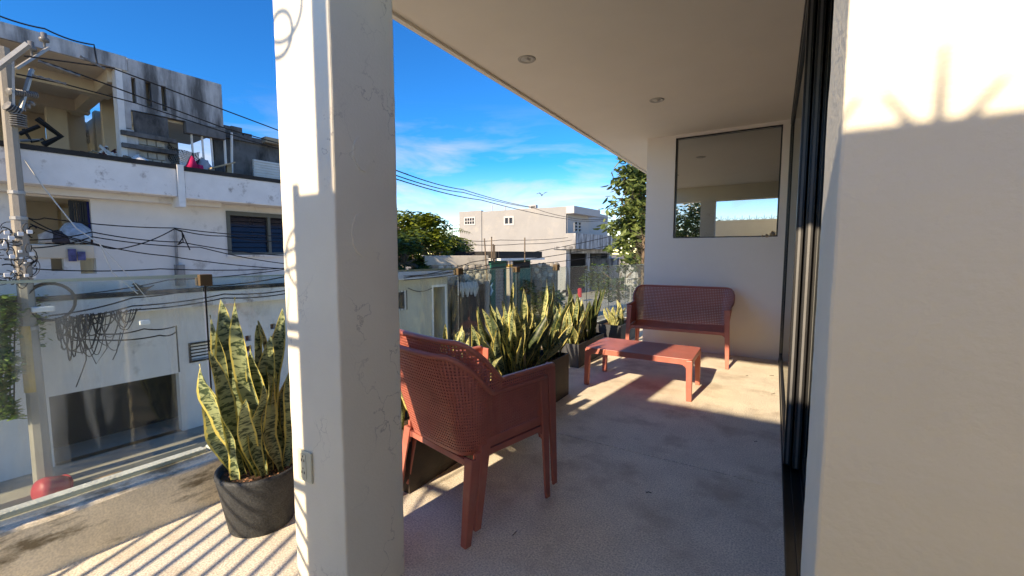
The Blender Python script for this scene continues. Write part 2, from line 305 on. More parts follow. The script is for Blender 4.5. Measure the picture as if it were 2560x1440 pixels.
def snake(name, centre, pale, margin):
    m = bpy.data.materials.new(name); m.use_nodes = True; t = m.node_tree; p = t.nodes['Principled BSDF']; lk = t.links.new
    uv = N(t, 'ShaderNodeUVMap').outputs[0]; s = N(t, 'ShaderNodeSeparateXYZ'); lk(uv, s.inputs[0])
    oi = N(t, 'ShaderNodeObjectInfo')
    of = N(t, 'ShaderNodeVectorMath', operation='MULTIPLY_ADD'); lk(uv, of.inputs[0]); of.inputs[1].default_value = (1.5, 34, 1)
    cb = N(t, 'ShaderNodeCombineXYZ'); m7 = N(t, 'ShaderNodeMath', operation='MULTIPLY'); m7.inputs[1].default_value = 31; lk(oi.outputs['Random'], m7.inputs[0]); lk(m7.outputs[0], cb.inputs[2]); lk(m7.outputs[0], cb.inputs[1]); lk(cb.outputs[0], of.inputs[2])
    n = N(t, 'ShaderNodeTexNoise'); n.inputs['Scale'].default_value = 1.25; n.inputs['Detail'].default_value = 4; n.inputs['Roughness'].default_value = .55; n.inputs['Distortion'].default_value = .9; lk(of.outputs[0], n.inputs['Vector'])
    b = N(t, 'ShaderNodeMapRange'); b.inputs[1].default_value = .47; b.inputs[2].default_value = .57; lk(n.outputs['Fac'], b.inputs[0])
    x = N(t, 'ShaderNodeMix', data_type='RGBA'); lk(b.outputs[0], x.inputs[0]); x.inputs[6].default_value = (*pale, 1); x.inputs[7].default_value = (*centre, 1)
    ab = N(t, 'ShaderNodeMath', operation='SUBTRACT'); ab.inputs[1].default_value = .5; lk(s.outputs[0], ab.inputs[0])
    a2 = N(t, 'ShaderNodeMath', operation='ABSOLUTE'); lk(ab.outputs[0], a2.inputs[0])
    n2 = N(t, 'ShaderNodeTexNoise'); n2.inputs['Scale'].default_value = .8; lk(of.outputs[0], n2.inputs['Vector'])
    a3 = N(t, 'ShaderNodeMath', operation='MULTIPLY_ADD'); a3.inputs[1].default_value = .12; lk(n2.outputs['Fac'], a3.inputs[0]); lk(a2.outputs[0], a3.inputs[2])
    e = N(t, 'ShaderNodeMapRange'); e.inputs[1].default_value = .455; e.inputs[2].default_value = .48; lk(a3.outputs[0], e.inputs[0])
    y = N(t, 'ShaderNodeMix', data_type='RGBA'); lk(e.outputs[0], y.inputs[0]); lk(x.outputs[2], y.inputs[6]); y.inputs[7].default_value = (*margin, 1)
    hv = N(t, 'ShaderNodeHueSaturation'); vr_ = N(t, 'ShaderNodeMapRange'); vr_.inputs[3].default_value = .72; vr_.inputs[4].default_value = 1.2; lk(oi.outputs['Random'], vr_.inputs[0]); lk(vr_.outputs[0], hv.inputs['Value']); lk(y.outputs[2], hv.inputs['Color']); y = hv
    lk(y.outputs[0], p.inputs['Base Color']); p.inputs['Roughness'].default_value = .42; p.inputs['Specular IOR Level'].default_value = .4
    tl = N(t, 'ShaderNodeBsdfTranslucent'); lk(y.outputs[0], tl.inputs[0]); ms = N(t, 'ShaderNodeMixShader'); ms.inputs[0].default_value = .12
    lk(p.outputs[0], ms.inputs[1]); lk(tl.outputs[0], ms.inputs[2]); lk(ms.outputs[0], t.nodes['Material Output'].inputs[0]); return m
M['snake'] = snake('snake_leaf', (.035, .060, .028), (.28, .33, .17), (.58, .50, .14))
M['snake_pale'] = snake('snake_leaf_pale', (.07, .10, .035), (.40, .41, .18), (.72, .63, .24))
M['snake_dark'] = snake('snake_leaf_dark', (.018, .032, .015), (.07, .10, .04), (.20, .20, .06))

ZS = -3.6                 # street level
CEIL = 2.97
# ================================================================== OWN TERRACE
fl = empty('terrace_floor', kind='structure')
def slab(y0, y1):
    return MB().box(-2.62, 4.0, y0, y1, -.22, 0).obj('slab', M['floor'], fl, bevel=.004)
slab(-.75, 2.834); slab(2.844, 11.5)
MB().box(-2.61, 3.99, -.74, 11.4, -.30, -.221).obj('sub_slab', M['floor'], fl); MB().box(-2.6, 3.98, 2.8345, 2.8435, -.2, -.010).obj('joint_filler', M['soil'], fl)
cl = empty('ceiling', kind='structure', loc=(0, 3, CEIL))
MB().box(-2.29, 4.1, .936, 11.5, CEIL, CEIL + .22).obj('roof_slab', M['ceiling'], cl)
MB().box(-2.289, -2.245, .94, 11.49, CEIL - .022, CEIL + .01).obj('drip_edge', M['ceiling'], cl)
MB().box(-2.26, 4.09, .938, 1.22, 2.62, CEIL + .01).obj('header_beam', M['cream'], cl)
def rough_box(x0, x1, y0, y1, z0, z1, j=.0008, dz=.035):
    mb = MB(); n = max(2, int((z1 - z0) / dz)); cs = [(x0, y0), (x1, y0), (x1, y1), (x0, y1)]
    ring = []
    for i in range(4):
        a, b = cs[i], cs[(i + 1) % 4]
        for k in range(6):
            q = k / 6; ring.append((a[0] + (b[0] - a[0]) * q, a[1] + (b[1] - a[1]) * q, k == 0, i))
    m_ = len(ring); off = [0] * 4
    for r in range(n + 1):
        z = z0 + (z1 - z0) * r / n
        for i in range(4): off[i] = off[i] * .6 + random.uniform(-1, 1) * j
        for (x, y, c, i) in ring:
            if c: x += off[i]; y += off[(i + 1) % 4]
            mb.v.append((x, y, z))
    for r in range(n):
        for k in range(m_):
            k2 = (k + 1) % m_; mb.f.append((r * m_ + k, r * m_ + k2, (r + 1) * m_ + k2, (r + 1) * m_ + k))
    mb.f.append(tuple(range(m_))[::-1]); mb.f.append(tuple(n * m_ + k for k in range(m_)))
    return mb
colm = empty('concrete_column', 'square cream plastered column with cracks, standing in front of the stacked chairs', 'column', (-1.446, 1.08, 0))
CXL, CXR, CY0, CY1 = -1.606, -1.286, .936, 1.222
rough_box(CXL, CXR, CY0, CY1, 0, 2.62).obj('shaft', M['column'], colm, bevel=.007)
def blob(cx, cz, rx, rz, n=26, j=.10):
    return [(cx + rx * math.cos(2 * math.pi * k / n) * (1 + random.uniform(-j, j)), cz + rz * math.sin(2 * math.pi * k / n) * (1 + random.uniform(-j, j))) for k in range(n)]
for (u, v, rx, rz) in ((907, 384, .044, .062), (905, 585, .046, .078)):
    q = onx(u, v, CXR)
    MB().prism(blob(q[1], q[2], rx, rz, j=.06), 0, CXR + .0005, CXR + .0045).obj('plaster_patch', M['column'], colm)
# outlet on the lit face
a, b = ony(750, 1122, CY0), ony(789, 1213, CY0)
ox0, ox1, oz1, oz0 = -1.555, -1.468, .600, .478
pl = MB().box(ox0, ox1, CY0 - .009, CY0 - .001, oz0, oz1).obj('outlet_plate', M['outlet'], colm, bevel=.003)
MB().box(ox0 + .020, ox1 - .030, CY0 - .0115, CY0 - .0085, oz0 + .012, oz1 - .012).obj('insert', M['outlet'], pl)
for cz in (.515, .563):
    for dx, dz, hh in ((-.008, 0, .010), (.008, 0, .010), (0, .016, .006)):
        MB().box(-1.5115 + dx - .002 - .004, -1.5115 + dx + .002 - .004, CY0 - .0125, CY0 - .011, cz + dz - hh / 2, cz + dz + hh / 2).obj('slot', M['dark'], pl)

nw = rough_box(.088, 3.9, .936, 1.222, 0, 2.62, j=.0008).obj('near_wall', M['cream'], bevel=.006)
tag(nw, 'cream plastered wall end filling the right edge, spiked shadow near its top', 'wall')
ew = empty('end_wall', 'white wall behind the red bench with a mirrored window set in it', 'wall', (-.75, 6.29, 0))
FE = Frame((0, 6.29, 0), (1, 0, 0))
FE.wall(MB(), -1.61, 4.0, 0, CEIL, 0, .22, [(-1.225, .02, 1.562, 2.93)]).obj('wall_panel', M['endwall'], ew)
wf = FE.wall(MB(), -1.2249, .0199, 1.5621, 2.9299, -.004 + .03, .10, [(-1.205, .003, 1.577, 2.913)]).obj('window_frame', M['black'], ew)
FE.box(MB(), -1.2052, .0032, 1.5768, 2.9132, .055, .065).obj('pane', M['winglass'], wf)
rub = empty('crumbled_paper', 'crumpled brown scraps lying in the corner of the mirrored window', 'debris', (-.09, 6.29, 1.565))
for (x, z, r) in ((-.02, 1.60, .035), (-.08, 1.575, .022), (-.13, 1.572, .016)):
    mb = MB()
    mb.lathe([(0.001, -r * .8), (r * .7, -r * .5), (r, 0), (r * .6, r * .6), (.001, r * .8)], 7, (x - .015, 6.285, z))
    mb.v = [(p[0] + random.uniform(-.3, .3) * r, p[1] + random.uniform(-.2, .2) * r, p[2] + random.uniform(-.3, .3) * r) for p in mb.v]
    mb.obj('scrap', M['wood'], rub)
# rest of the room behind the doors
MB().box(3.9, 4.1, 1.222, 6.29, 0, CEIL).obj('room_wall', M['endwall']); tag(bpy.data.objects['room_wall'], 'inner wall of the room behind the sliding doors', 'wall')

# ---- sliding door
sdoor = empty('sliding_door', 'black framed sliding glass door panels stacked along the right of the terrace', 'door', (.17, 3.7, 0))
tr = MB()
for (x0, x1, z) in ((.095, .275, .006), (.095, .102, .03), (.140, .146, .026), (.188, .194, .026), (.236, .242, .026), (.268, .275, .03)): tr.box(x0, x1, 1.222, 6.285, .0005, z)
tr.obj('track', M['black'], sdoor)
MB().box(.095, .275, 1.222, 6.285, 2.915, 2.968).obj('head_rail', M['black'], sdoor)
MB().box(.098, .27, 6.21, 6.284, .03, 2.915).obj('jamb', M['black'], sdoor)
def panel(x, y0, y1, grip):
    for (a, b) in ((y0, y0 + .07), (y1 - .07, y1)):
        st = MB().box(x - .019, x + .019, a, b, .032, 2.912).obj('stile', M['black'], sdoor, bevel=.003)
        MB().box(x - .006, x + .006, a - .004 if grip else a - .002, a, .04, 2.9).obj('groove', M['alu'], st)
    for (z0, z1) in ((.032, .11), (2.85, 2.912)): MB().box(x - .0185, x + .0185, y0 + .0702, y1 - .0702, z0, z1).obj('rail', M['black'], sdoor)
    MB().box(x - .004, x + .004, y0 + .068, y1 - .068, .108, 2.852).obj('pane', M['doorglass'], sdoor)
panel(.121, 3.10, 6.20, 1); panel(.167, 3.06, 6.20, 1); panel(.215, 1.235, 3.16, 0)

# ---- downlights
for i, (u, v, lb) in enumerate(((1317, 148, 'round recessed ceiling light nearer the column'), (1642, 250, 'round recessed ceiling light nearer the mirrored window'))):
    q = onz(u, v, CEIL); e = empty('recessed_light', lb, 'ceiling light', (q[0], q[1], CEIL), 'recessed lights in the terrace ceiling')
    MB().lathe([(.050, -.002), (.055, -.007), (.072, -.006), (.076, -.0005)], 40, (q[0], q[1], CEIL)).obj('trim_ring', M['trim'], e, True)
    MB().lathe([(.051, -.003), (.045, -.0015), (.032, -.001), (.030, -.010), (.0005, -.012)], 32, (q[0], q[1], CEIL)).obj('lens', M['lamp'], e, True)

# ---- kerb and glass railing (line leans slightly towards the house)
KM = .060
kx = lambda y: -2.735 + KM * y
def kbox(mb, d0, d1, y0, y1, z0, z1, zt=None):
    return mb.hexa([(kx(y0) + d0, y0, z0), (kx(y0) + d1, y0, z0), (kx(y1) + d1, y1, z0), (kx(y1) + d0, y1, z0), (kx(y0) + d0, y0, z1), (kx(y0) + d1, y0, z1), (kx(y1) + d1, y1, zt or z1), (kx(y1) + d0, y1, zt or z1)])
kb = empty('terrace_kerb', 'low stained concrete kerb carrying the glass railing', 'kerb', (-2.6, 4, 0))
mb = MB(); rows = []
for i in range(121):
    y = -.75 + 12.2 * i / 120; j = random.uniform(-.004, .004); k = random.uniform(-.004, .004)
    rows.append([(kx(y) - .10, y, -.5), (kx(y) + .135, y, -.5), (kx(y) + .135 + j * .4, y, .0), (kx(y) + .128 + j, y, .225 + k), (kx(y) + .118 + j, y, .236 + k), (kx(y) + .055, y, .238 + k * .5), (kx(y) - .10, y, .238)])
for r in rows: mb.v += r
for i in range(120):
    for k in range(7): mb.f.append((i * 7 + k, i * 7 + (k + 1) % 7, (i + 1) * 7 + (k + 1) % 7, (i + 1) * 7 + k))
mb.f += [tuple(range(7))[::-1], tuple(840 + k for k in range(7))]
mb.obj('kerb_body', M['kerb'], kb)
for y0, y1 in ((-.7, 1.07), (1.09, 3.0), (3.02, 5.3), (5.32, 11.3)):
    kbox(MB(), -.066, -.012, y0, y1, .2385, .262).obj('cap_strip', M['kerbtop'], kb, bevel=.004)
def ky(u):  # where the view through photo column u meets the railing
    d = ray(u, 690); k = -2.735 / (d[0] - KM * d[1]); return d[1] * k
gtop = lambda y: 1.235 - .013 * y
gr = empty('glass_railing', 'frameless clear glass railing with brown capped posts along the terrace edge', 'railing', (-2.6, 4, .25))
py_ = [-.7, ky(508), ky(1145), ky(1290), ky(1390), ky(1465), ky(1520), ky(1562), 9.6, 11.2]
for a, b in zip(py_, py_[1:]):
    mb = MB(); kbox(mb, -.005, .005, a + .006, b - .006, .20, gtop(a), gtop(b)); gp_ = mb.obj('glass_pane', M['glass'], gr); mb = MB(); kbox(mb, -.0052, .0052, a + .006, b - .006, gtop(a) - .0005, gtop(a) + .0035, gtop(b) + .0035); mb.obj('polished_edge', M['gedge'], gp_)
for i, y in enumerate(py_[1:-1]):
    mb = MB(); kbox(mb, .012, .017, y - .0035, y + .0035, .25, gtop(y) - .005); p_ = mb.obj('post', M['iron'], gr)
    c = .030 if i == 0 else .036
    if i < 4:
        mb = MB(); kbox(mb, -.024, .034, y - c, y + c, gtop(y) - .04, gtop(y) + (.022 if i < 3 else .04)); mb.obj('cap', M['cap'], p_, bevel=.003)
    else:
        mb = MB(); kbox(mb, -.014, .02, y - .018, y + .018, gtop(y) - .03, gtop(y) + .008); mb.obj('clip', M['iron'], p_)

# ---- spiked wall and iron gate behind the photographer (they throw the shadows and show in the window)
WY = -.35; WT = 2.238
bw = empty('spiked_wall', 'cream boundary wall topped with iron spikes, seen only in the window reflection', 'wall', (.8, WY, 0))
MB().box(-1.645, 4.0, WY - .15, WY, 0, WT).obj('wall_panel', M['cream'], bw)
x = -1.30
k = 0
while x < 3.9:
    mb = MB()
    for dx, h in ((-.055, .065), (0, .125), (.055, .065)):
        mb.tube([(x + dx * .35, WY - .03, WT - .01), (x + dx * 1.25, WY - .03, WT + h)], [.0085, .004], 5)
    mb.obj('spike', M['iron'], bw); x += .17; k += 1
gt = empty('iron_gate', 'black iron gate with slanted bars beside the spiked wall, seen by its shadow', 'gate', (-2.2, WY, 0))
GX0, GX1 = -2.72, -1.66
for z in (.06, 1.12, 1.70, 1.76): MB().box(GX0, GX1, WY - .07, WY - .045, z, z + .03).obj('rail', M['iron'], gt)
for x in (GX0, -1.66): MB().box(x - .02, x + .02, WY - .08, WY - .04, 0, 2.3).obj('stile', M['iron'], gt)
xs = GX0 - .9
while xs < GX1:
    x0, z0, x1, z1 = xs + 1.03, .09, xs, 1.12      # leaning left going up
    if x0 > GX1: z0 += (x0 - GX1); x0 = GX1
    if x1 < GX0: z1 -= (GX0 - x1); x1 = GX0
    if x0 - x1 > .08: MB().tube([(x0, WY - .058, z0), (x1, WY - .058, z1)], .0105, 6).obj('bar', M['iron'], gt)
    xs += .108
for x in (-1.90,): MB().tube([(x, WY - .058, 1.12), (x + .01, WY - .058, 1.72)], .008, 6).obj('bar', M['iron'], gt)
for x, dx in ((-1.80, -.02), (-1.755, .03)): MB().tube([(x, WY - .058, 1.78), (x + dx, WY - .058, 1.93)], [.008, .003], 5).obj('spike', M['iron'], gt)
def arcpts(cx, cz, r0, r1, a0, a1, n=20): return [(cx + (r0 + (r1 - r0) * i / n) * math.cos(R(a0 + (a1 - a0) * i / n)), WY - .058, cz + (r0 + (r1 - r0) * i / n) * math.sin(R(a0 + (a1 - a0) * i / n))) for i in range(n + 1)]
MB().tube(arcpts(-1.62, 2.02, .14, .10, 110, 250), .007, 6).obj('scroll', M['iron'], gt)
MB().tube([(-1.60, WY - .058, 2.10), (-2.0, WY - .058, 1.98)], .008, 6).obj('scroll', M['iron'], gt)
MB().tube([(-1.60, WY - .058, 2.03), (-2.0, WY - .058, 1.91)], .008, 6).obj('scroll', M['iron'], gt)
MB().box(-1.525, -1.448, WY - .10, WY - .03, WT - .01, 3.35).obj('post', M['iron'], gt)
MB().tube(arcpts(-1.72, 2.86, .10, .05, 200, 560), .010, 6).obj('scroll', M['iron'], gt)
MB().tube(arcpts(-1.68, 2.95, .16, .08, 180, 420), .009, 6).obj('scroll', M['iron'], gt)
MB().tube([(-1.5, WY - .058, 3.1), (-2.72, WY - .058, 3.1)], .012, 6).obj('rail', M['iron'], gt)
MB().tube([(-2.72, WY - .058, 2.25), (-2.72, WY - .058, 3.1)], .012, 6).obj('stile', M['iron'], gt)

# ================================================================== FURNITURE
def plan_path(hw, yf, yr, rc, step):
    pts = []
    def seg(p, q):
        n = max(2, int(math.dist(p, q) / step))
        for i in range(n): pts.append((p[0] + (q[0] - p[0]) * i / n, p[1] + (q[1] - p[1]) * i / n))
    def arc(cx, cy, a0, a1):
        n = max(4, int(rc * 1.9 * abs(a1 - a0) / step))
        for i in range(n): a = a0 + (a1 - a0) * i / n; pts.append((cx + rc * math.cos(a), cy + rc * math.sin(a)))
    seg((hw, yf), (hw, -yr + rc)); arc(hw - rc, -yr + rc, 0, -math.pi / 2); seg((hw - rc, -yr), (-hw + rc, -yr)); arc(-hw + rc, -yr + rc, -math.pi / 2, -math.pi); seg((-hw, -yr + rc), (-hw, yf)); pts.append((-hw, yf))
    return pts
sm = lambda a, b, x: (lambda q: q * q * (3 - 2 * q))(min(1, max(0, (x - a) / (b - a))))
def perf(mb, grid, solid, k=.60):
    nu, nv = len(grid), len(grid[0]); b = len(mb.v)
    for r in grid: mb.v += [tuple(p) for p in r]
    for i in range(nu - 1):
        for j in range(nv - 1):
            c = (b + i * nv + j, b + (i + 1) * nv + j, b + (i + 1) * nv + j + 1, b + i * nv + j + 1)
            sol = solid(i, j)
            if sol is None: continue
            if sol: mb.f.append(c); continue
            ce = [sum(mb.v[q][a] for q in c) / 4 for a in range(3)]; d = len(mb.v)
            for q in c: mb.v.append(tuple(ce[a] + (mb.v[q][a] - ce[a]) * k for a in range(3)))
            for q in range(4): q2 = (q + 1) % 4; mb.f.append((c[q], c[q2], d + q2, d + q))
def net_chair(root, hw, cell, mname='red', k=.56):
    ARM, BK, SEAT, yf, yr, rc = .695, .905, .425, .265, .235, .11
    m = M[mname]; pts = plan_path(hw, yf, yr, rc, cell); n = len(pts)
    nor = []
    for i in range(n):
        a, b = pts[max(0, i - 1)], pts[min(n - 1, i + 1)]; t = Vector((b[0] - a[0], b[1] - a[1])).normalized(); nor.append(Vector((t.y, -t.x)) * -1)
    for i in range(n):  # outward
        if nor[i].dot(Vector((pts[i][0], pts[i][1] - .1))) < 0: nor[i] = -nor[i]
    def top(p):
        e = abs(p[0]) - (hw - .075); f = 1 - sm(0, .19, e + max(0, p[1] + yr) * 1.0); return ARM + (BK - ARM) * f
    def P(i, z):
        p, nn = pts[i], nor[i]; bk = max(0, -nn.y); lean = .30 * bk + .05 * (1 - bk); h = z - SEAT + .04
        bow = .018 * bk * math.cos(min(1.5, abs(p[0]) / hw * 1.5)); return (p[0] + nn.x * lean * h, p[1] + nn.y * (lean * h) - bow, z)
    nv = max(10, int((BK - SEAT) / cell))
    grid = []
    for i in range(n):
        zt = top(pts[i]); zb = SEAT - .035 * max(0, -nor[i].y); grid.append([P(i, min(zt, zb + (BK + .003 - zb) * j / nv)) for j in range(nv + 1)])
    clip = lambda i, j: grid[i][j][2] >= top(pts[i]) - 1e-6
    def state(i, j):
        if clip(i, j) and clip(i + 1, j): return None
        return clip(i, j + 1) or clip(i + 1, j + 1) or i < 4 or i >= n - 5 or j == 0
    mb = MB(); perf(mb, grid, state, k)
    o = mb.obj('backrest', m, root); s_ = o.modifiers.new('thick', 'SOLIDIFY'); s_.thickness = .0045; s_.offset = 0
    # rim along the top edge
    rim = [grid[i][nv] for i in range(n)]
    pr = [(-.013, -.012), (.013, -.012), (.015, 0), (.010, .008), (-.010, .008), (-.015, 0)]
    MB().sweep(rim[::2] + [rim[-1]], pr).obj('rim', m, root, True)
    # seat
    cs = cell * 1.1; nx, ny = int((2 * hw - .03) / cs), int((yf + yr - .02) / cs); g = []
    for i in range(nx + 1):
        x = -hw + .015 + (2 * hw - .03) * i / nx
        g.append([(x, -yr + .005 + (yf + yr - .01) * j / ny, SEAT + .012 - .035 * math.sin(math.pi * min(1, (1 - j / ny) * .9 + .1)) - .014 * math.cos(x / hw * 1.5) + .0) for j in range(ny + 1)])
    mb = MB(); perf(mb, g, lambda i, j: j >= ny - 2 or j < 1 or i < 1 or i >= nx - 1, k)
    o = mb.obj('seat', m, root); s_ = o.modifiers.new('thick', 'SOLIDIFY'); s_.thickness = .0045; s_.offset = 0
    # seat frame with rounded haunches at the legs
    def arch(x0, x1, z, h, r, npt=7):     # polygon (a,z): beam of height h between legs with quarter-round haunches
        p = [(x0, z), (x1, z)]; zb = z - h
        p += [(x1, zb - r)] + [(x1 - r * (1 - math.cos(t)) , zb - r + r * math.sin(t)) for t in [math.pi / 2 * i / npt for i in range(1, npt + 1)]]
        p += [(x0 + r * (1 - math.cos(t)), zb - r + r * math.sin(t)) for t in [math.pi / 2 * i / npt for i in range(npt, 0, -1)]] + [(x0, zb - r)]
        return p
    MB().prism(arch(-hw + .02, hw - .02, SEAT + .004, .034, .055), 1, yf - .012, yf + .016).obj('front_beam', m, root, bevel=.004)
    MB().prism(arch(-hw + .02, hw - .02, SEAT - .045, .03, .045), 1, -yr - .012, -yr + .008).obj('rear_beam', m, root, bevel=.004)
    for s in (-1, 1): MB().prism(arch(-yr + .01, yf - .01, SEAT - .006, .030, .05), 0, s * hw - .010, s * hw + .010).obj('side_beam', m, root, bevel=.004)
    # L-section legs
    def leg(p0, p1, sx, sy, w0, w1):
        mb = MB(); prof = lambda w_, t: [(0, 0), (-w_ * sx, 0), (-w_ * sx, -t * sy), (-t * sx, -t * sy), (-t * sx, -w_ * sy), (0, -w_ * sy)]
        A, B = prof(w0, .013), prof(w1, .011); b_ = len(mb.v); nseg = 8
        for i in range(nseg + 1):
            q = i / nseg
            for (a, b2) in zip(A, B): mb.v.append((p0[0] + (p1[0] - p0[0]) * q + a[0] + (b2[0] - a[0]) * q, p0[1] + (p1[1] - p0[1]) * q + a[1] + (b2[1] - a[1]) * q, p0[2] + (p1[2] - p0[2]) * q))
        for i in range(nseg):
            for k_ in range(6): mb.f.append((i * 6 + k_, i * 6 + (k_ + 1) % 6, (i + 1) * 6 + (k_ + 1) % 6, (i + 1) * 6 + k_))
        mb.f += [tuple(range(6)), tuple(nseg * 6 + k_ for k_ in range(6))[::-1]]
        import bmesh
        o = mb.obj('leg', m, root, bevel=.003); bm = bmesh.new(); bm.from_mesh(o.data); bmesh.ops.recalc_face_normals(bm, faces=bm.faces); bm.to_mesh(o.data); bm.free(); return o
    for s in (-1, 1):
        leg((s * (hw + .018), yf + .020, ARM - .004), (s * (hw + .028), yf + .035, 0), s, 1, .062, .036)
        leg((s * (hw + .010), -yr - .016, SEAT - .03), (s * (hw + .026), -yr - .075, 0), s, -1, .058, .036)
ch = empty('armchair', 'lower of the two stacked brick red perforated plastic armchairs, feet on the floor', 'chair', (0, 0, 0), 'stacked red armchairs')
net_chair(ch, .285, .0150)
c2 = copy_tree(ch); c2['label'] = 'upper brick red perforated armchair nested into the one below it'
RZ = -13
fx, fy = math.sin(R(13)), math.cos(R(13))
for o, d, h in ((ch, 0, 0), (c2, .062, .055)):
    o.location = (-1.385 + fx * d, 1.835 + fy * d, h); o.rotation_euler = (0, 0, R(RZ))
be = empty('garden_bench', 'brick red perforated plastic two-seat bench against the white wall', 'bench')
net_chair(be, .575, .019, k=.42)
be.location = (-1.02, 5.74, 0); be.rotation_euler = (0, 0, R(180 + 3))
# coffee table
tb = empty('coffee_table', 'low brick red plastic coffee table with rounded corners in front of the bench', 'table')
def rrect(hx, hy, r, n=6):
    p = []
    for (cx, cy_, a0) in ((hx - r, hy - r, 0), (-hx + r, hy - r, 90), (-hx + r, -hy + r, 180), (hx - r, -hy + r, 270)):
        for i in range(n + 1): a = R(a0 + 90 * i / n); p.append((cx + r * math.cos(a), cy_ + r * math.sin(a)))
    return p
TX, TY, TZ = .515, .305, .392
MB().prism(rrect(TX, TY, .035), 2, TZ - .012, TZ).obj('table_top', M['red'], tb, bevel=.004)
def haunch(x0, x1, z, h, r, npt=7):
    p = [(x0, z), (x1, z), (x1, z - h - r)] + [(x1 - r * (1 - math.cos(t)), z - h - r + r * math.sin(t)) for t in [math.pi / 2 * i / npt for i in range(1, npt + 1)]]
    return p + [(x0 + r * (1 - math.cos(t)), z - h - r + r * math.sin(t)) for t in [math.pi / 2 * i / npt for i in range(npt, 0, -1)]] + [(x0, z - h - r)]
for s in (-1, 1):
    MB().prism(haunch(-TX + .045, TX - .045, TZ - .010, .045, .06), 1, s * (TY - .008) - .006, s * (TY - .008) + .006).obj('apron', M['red'], tb, bevel=.003)
    MB().prism(haunch(-TY + .045, TY - .045, TZ - .010, .045, .06), 0, s * (TX - .008) - .006, s * (TX - .008) + .006).obj('apron', M['red'], tb, bevel=.003)
    for q in (-1, 1):
        mb = MB(); c0 = [(s * TX, q * TY), (s * (TX - .055), q * TY), (s * (TX - .055), q * (TY - .055)), (s * TX, q * (TY - .055))]; c1 = [(s * (TX + .004), q * (TY + .004)), (s * (TX - .042), q * (TY + .004)), (s * (TX - .042), q * (TY - .042)), (s * (TX + .004), q * (TY - .042))]
        if s * q < 0: c0 = c0[::-1]; c1 = c1[::-1]
        mb.hexa([(x, y, 0) for x, y in c1] + [(x, y, TZ - .013) for x, y in c0]); mb.obj('leg', M['red'], tb, bevel=.006)
tb.location = (-1.115, 4.385, 0); tb.rotation_euler = (0, 0, R(.8))

# ================================================================== POTS AND SNAKE PLANTS
def leaf_mesh(name, m, Lh, W, bend, twist, seed, curl=0):
    rnd = random.Random(seed); n = 16; vs_, fs, uvs = [], [], []
    wav = rnd.uniform(0, 6)
    for i in range(n + 1):
        q = i / n; prof = (.42 + .58 * math.sin(math.pi * min(1, q * .95 + .05) ** .9)) if q < .55 else math.cos((q - .55) / .45 * math.pi / 2) ** .75 * 1.0
        prof = max(prof, .0) * (1 if i < n else 0)
        wd = W / 2 * (prof if q >= .55 else (.45 + .55 * sm(0, .5, q))) ; 
        cx = bend * q * q * Lh + .012 * math.sin(q * 7 + wav); cyv = .02 * math.sin(q * 5 + wav * 2); z = Lh * q * (1 - .18 * bend * q * bend)
        an = twist * q + .15 * math.sin(q * 6 + wav)
        ca, sa = math.cos(an), math.sin(an)
        for k in range(5):
            u = (k - 2) / 2; fold = abs(u) ** 1.4 * wd * (.62 - .25 * q) + .006 * math.sin(q * 18 + k) * abs(u)
            lx, ly = fold, u * wd; vs_.append((cx + lx * ca - ly * sa, cyv + lx * sa + ly * ca, z)); uvs.append((k / 4, q))
    for i in range(n):
        for k in range(4): fs.append((i * 5 + k, i * 5 + k + 1, (i + 1) * 5 + k + 1, (i + 1) * 5 + k))
    me = bpy.data.meshes.new(name); me.from_pydata(vs_, [], fs); me.materials.append(m); ul = me.uv_layers.new(name='UVMap')
    for lp in me.loops: ul.data[lp.index].uv = uvs[lp.vertex_index]
    me.polygons.foreach_set('use_smooth', [True] * len(me.polygons)); me.update(); return me
POOL = {k: [leaf_mesh('leaf', M[k], 1.0, random.uniform(.078, .108), random.uniform(-.04, .08) + (.10 if s % 5 == 0 else 0), random.uniform(-.7, .7), 100 * j + s) for s in range(14)] for j, k in enumerate(('snake', 'snake_pale', 'snake_dark'))}
def place_leaf(parent, pool, base, tip, wide=1.0, spin=0):
    base, tip = Vector(base), Vector(tip); d = tip - base; o = bpy.data.objects.new('leaf', random.choice(POOL[pool])); COL.objects.link(o)
    q = d.to_track_quat('Z', 'X'); o.rotation_mode = 'QUATERNION'
    from mathutils import Quaternion
    o.rotation_quaternion = q @ Quaternion((0, 0, 1), spin); o.location = base; o.scale = (wide, wide, d.length); setparent(o, parent)
    o.parent = parent; o.matrix_parent_inverse = Matrix.Translation(-Vector(parent.location)); return o
# round pot
PC = (-2.165, 1.095)
pot = empty('flower_pot', 'round tapered charcoal pot on the floor beside the kerb', 'pot', (PC[0], PC[1], 0))
pr = [(.0, .0), (.138, .0), (.145, .006), (.188, .270), (.193, .285), (.190, .300), (.180, .302), (.176, .290), (.170, .262), (.0, .262)]
MB().lathe([(max(r, .0005), z) for r, z in pr], 56, (PC[0], PC[1], 0)).obj('pot_body', M['pot'], pot, True)
MB().lathe([(.1745, .262), (.16, .270), (.10, .276), (.05, .272), (.0005, .274)], 30, (PC[0], PC[1], 0)).obj('soil', M['soil'], pot)
mb = MB()
for i in range(170):
    a, r = random.uniform(0, 6.28), .165 * math.sqrt(random.random()); s = random.uniform(.004, .010); x, y = PC[0] + r * math.cos(a), PC[1] + r * math.sin(a); z = .274
    mb.lathe([(.0005, -s * .4), (s, 0), (s * .6, s * .6), (.0005, s * .8)], 5, (x, y, z))
tag(mb.obj('gravel', M['chip'], pot), kind='stuff')
sp1 = empty('snake_plant', 'tall yellow edged snake plant growing in the round charcoal pot', 'plant', (PC[0], PC[1], .275))
PD = math.hypot(*PC)
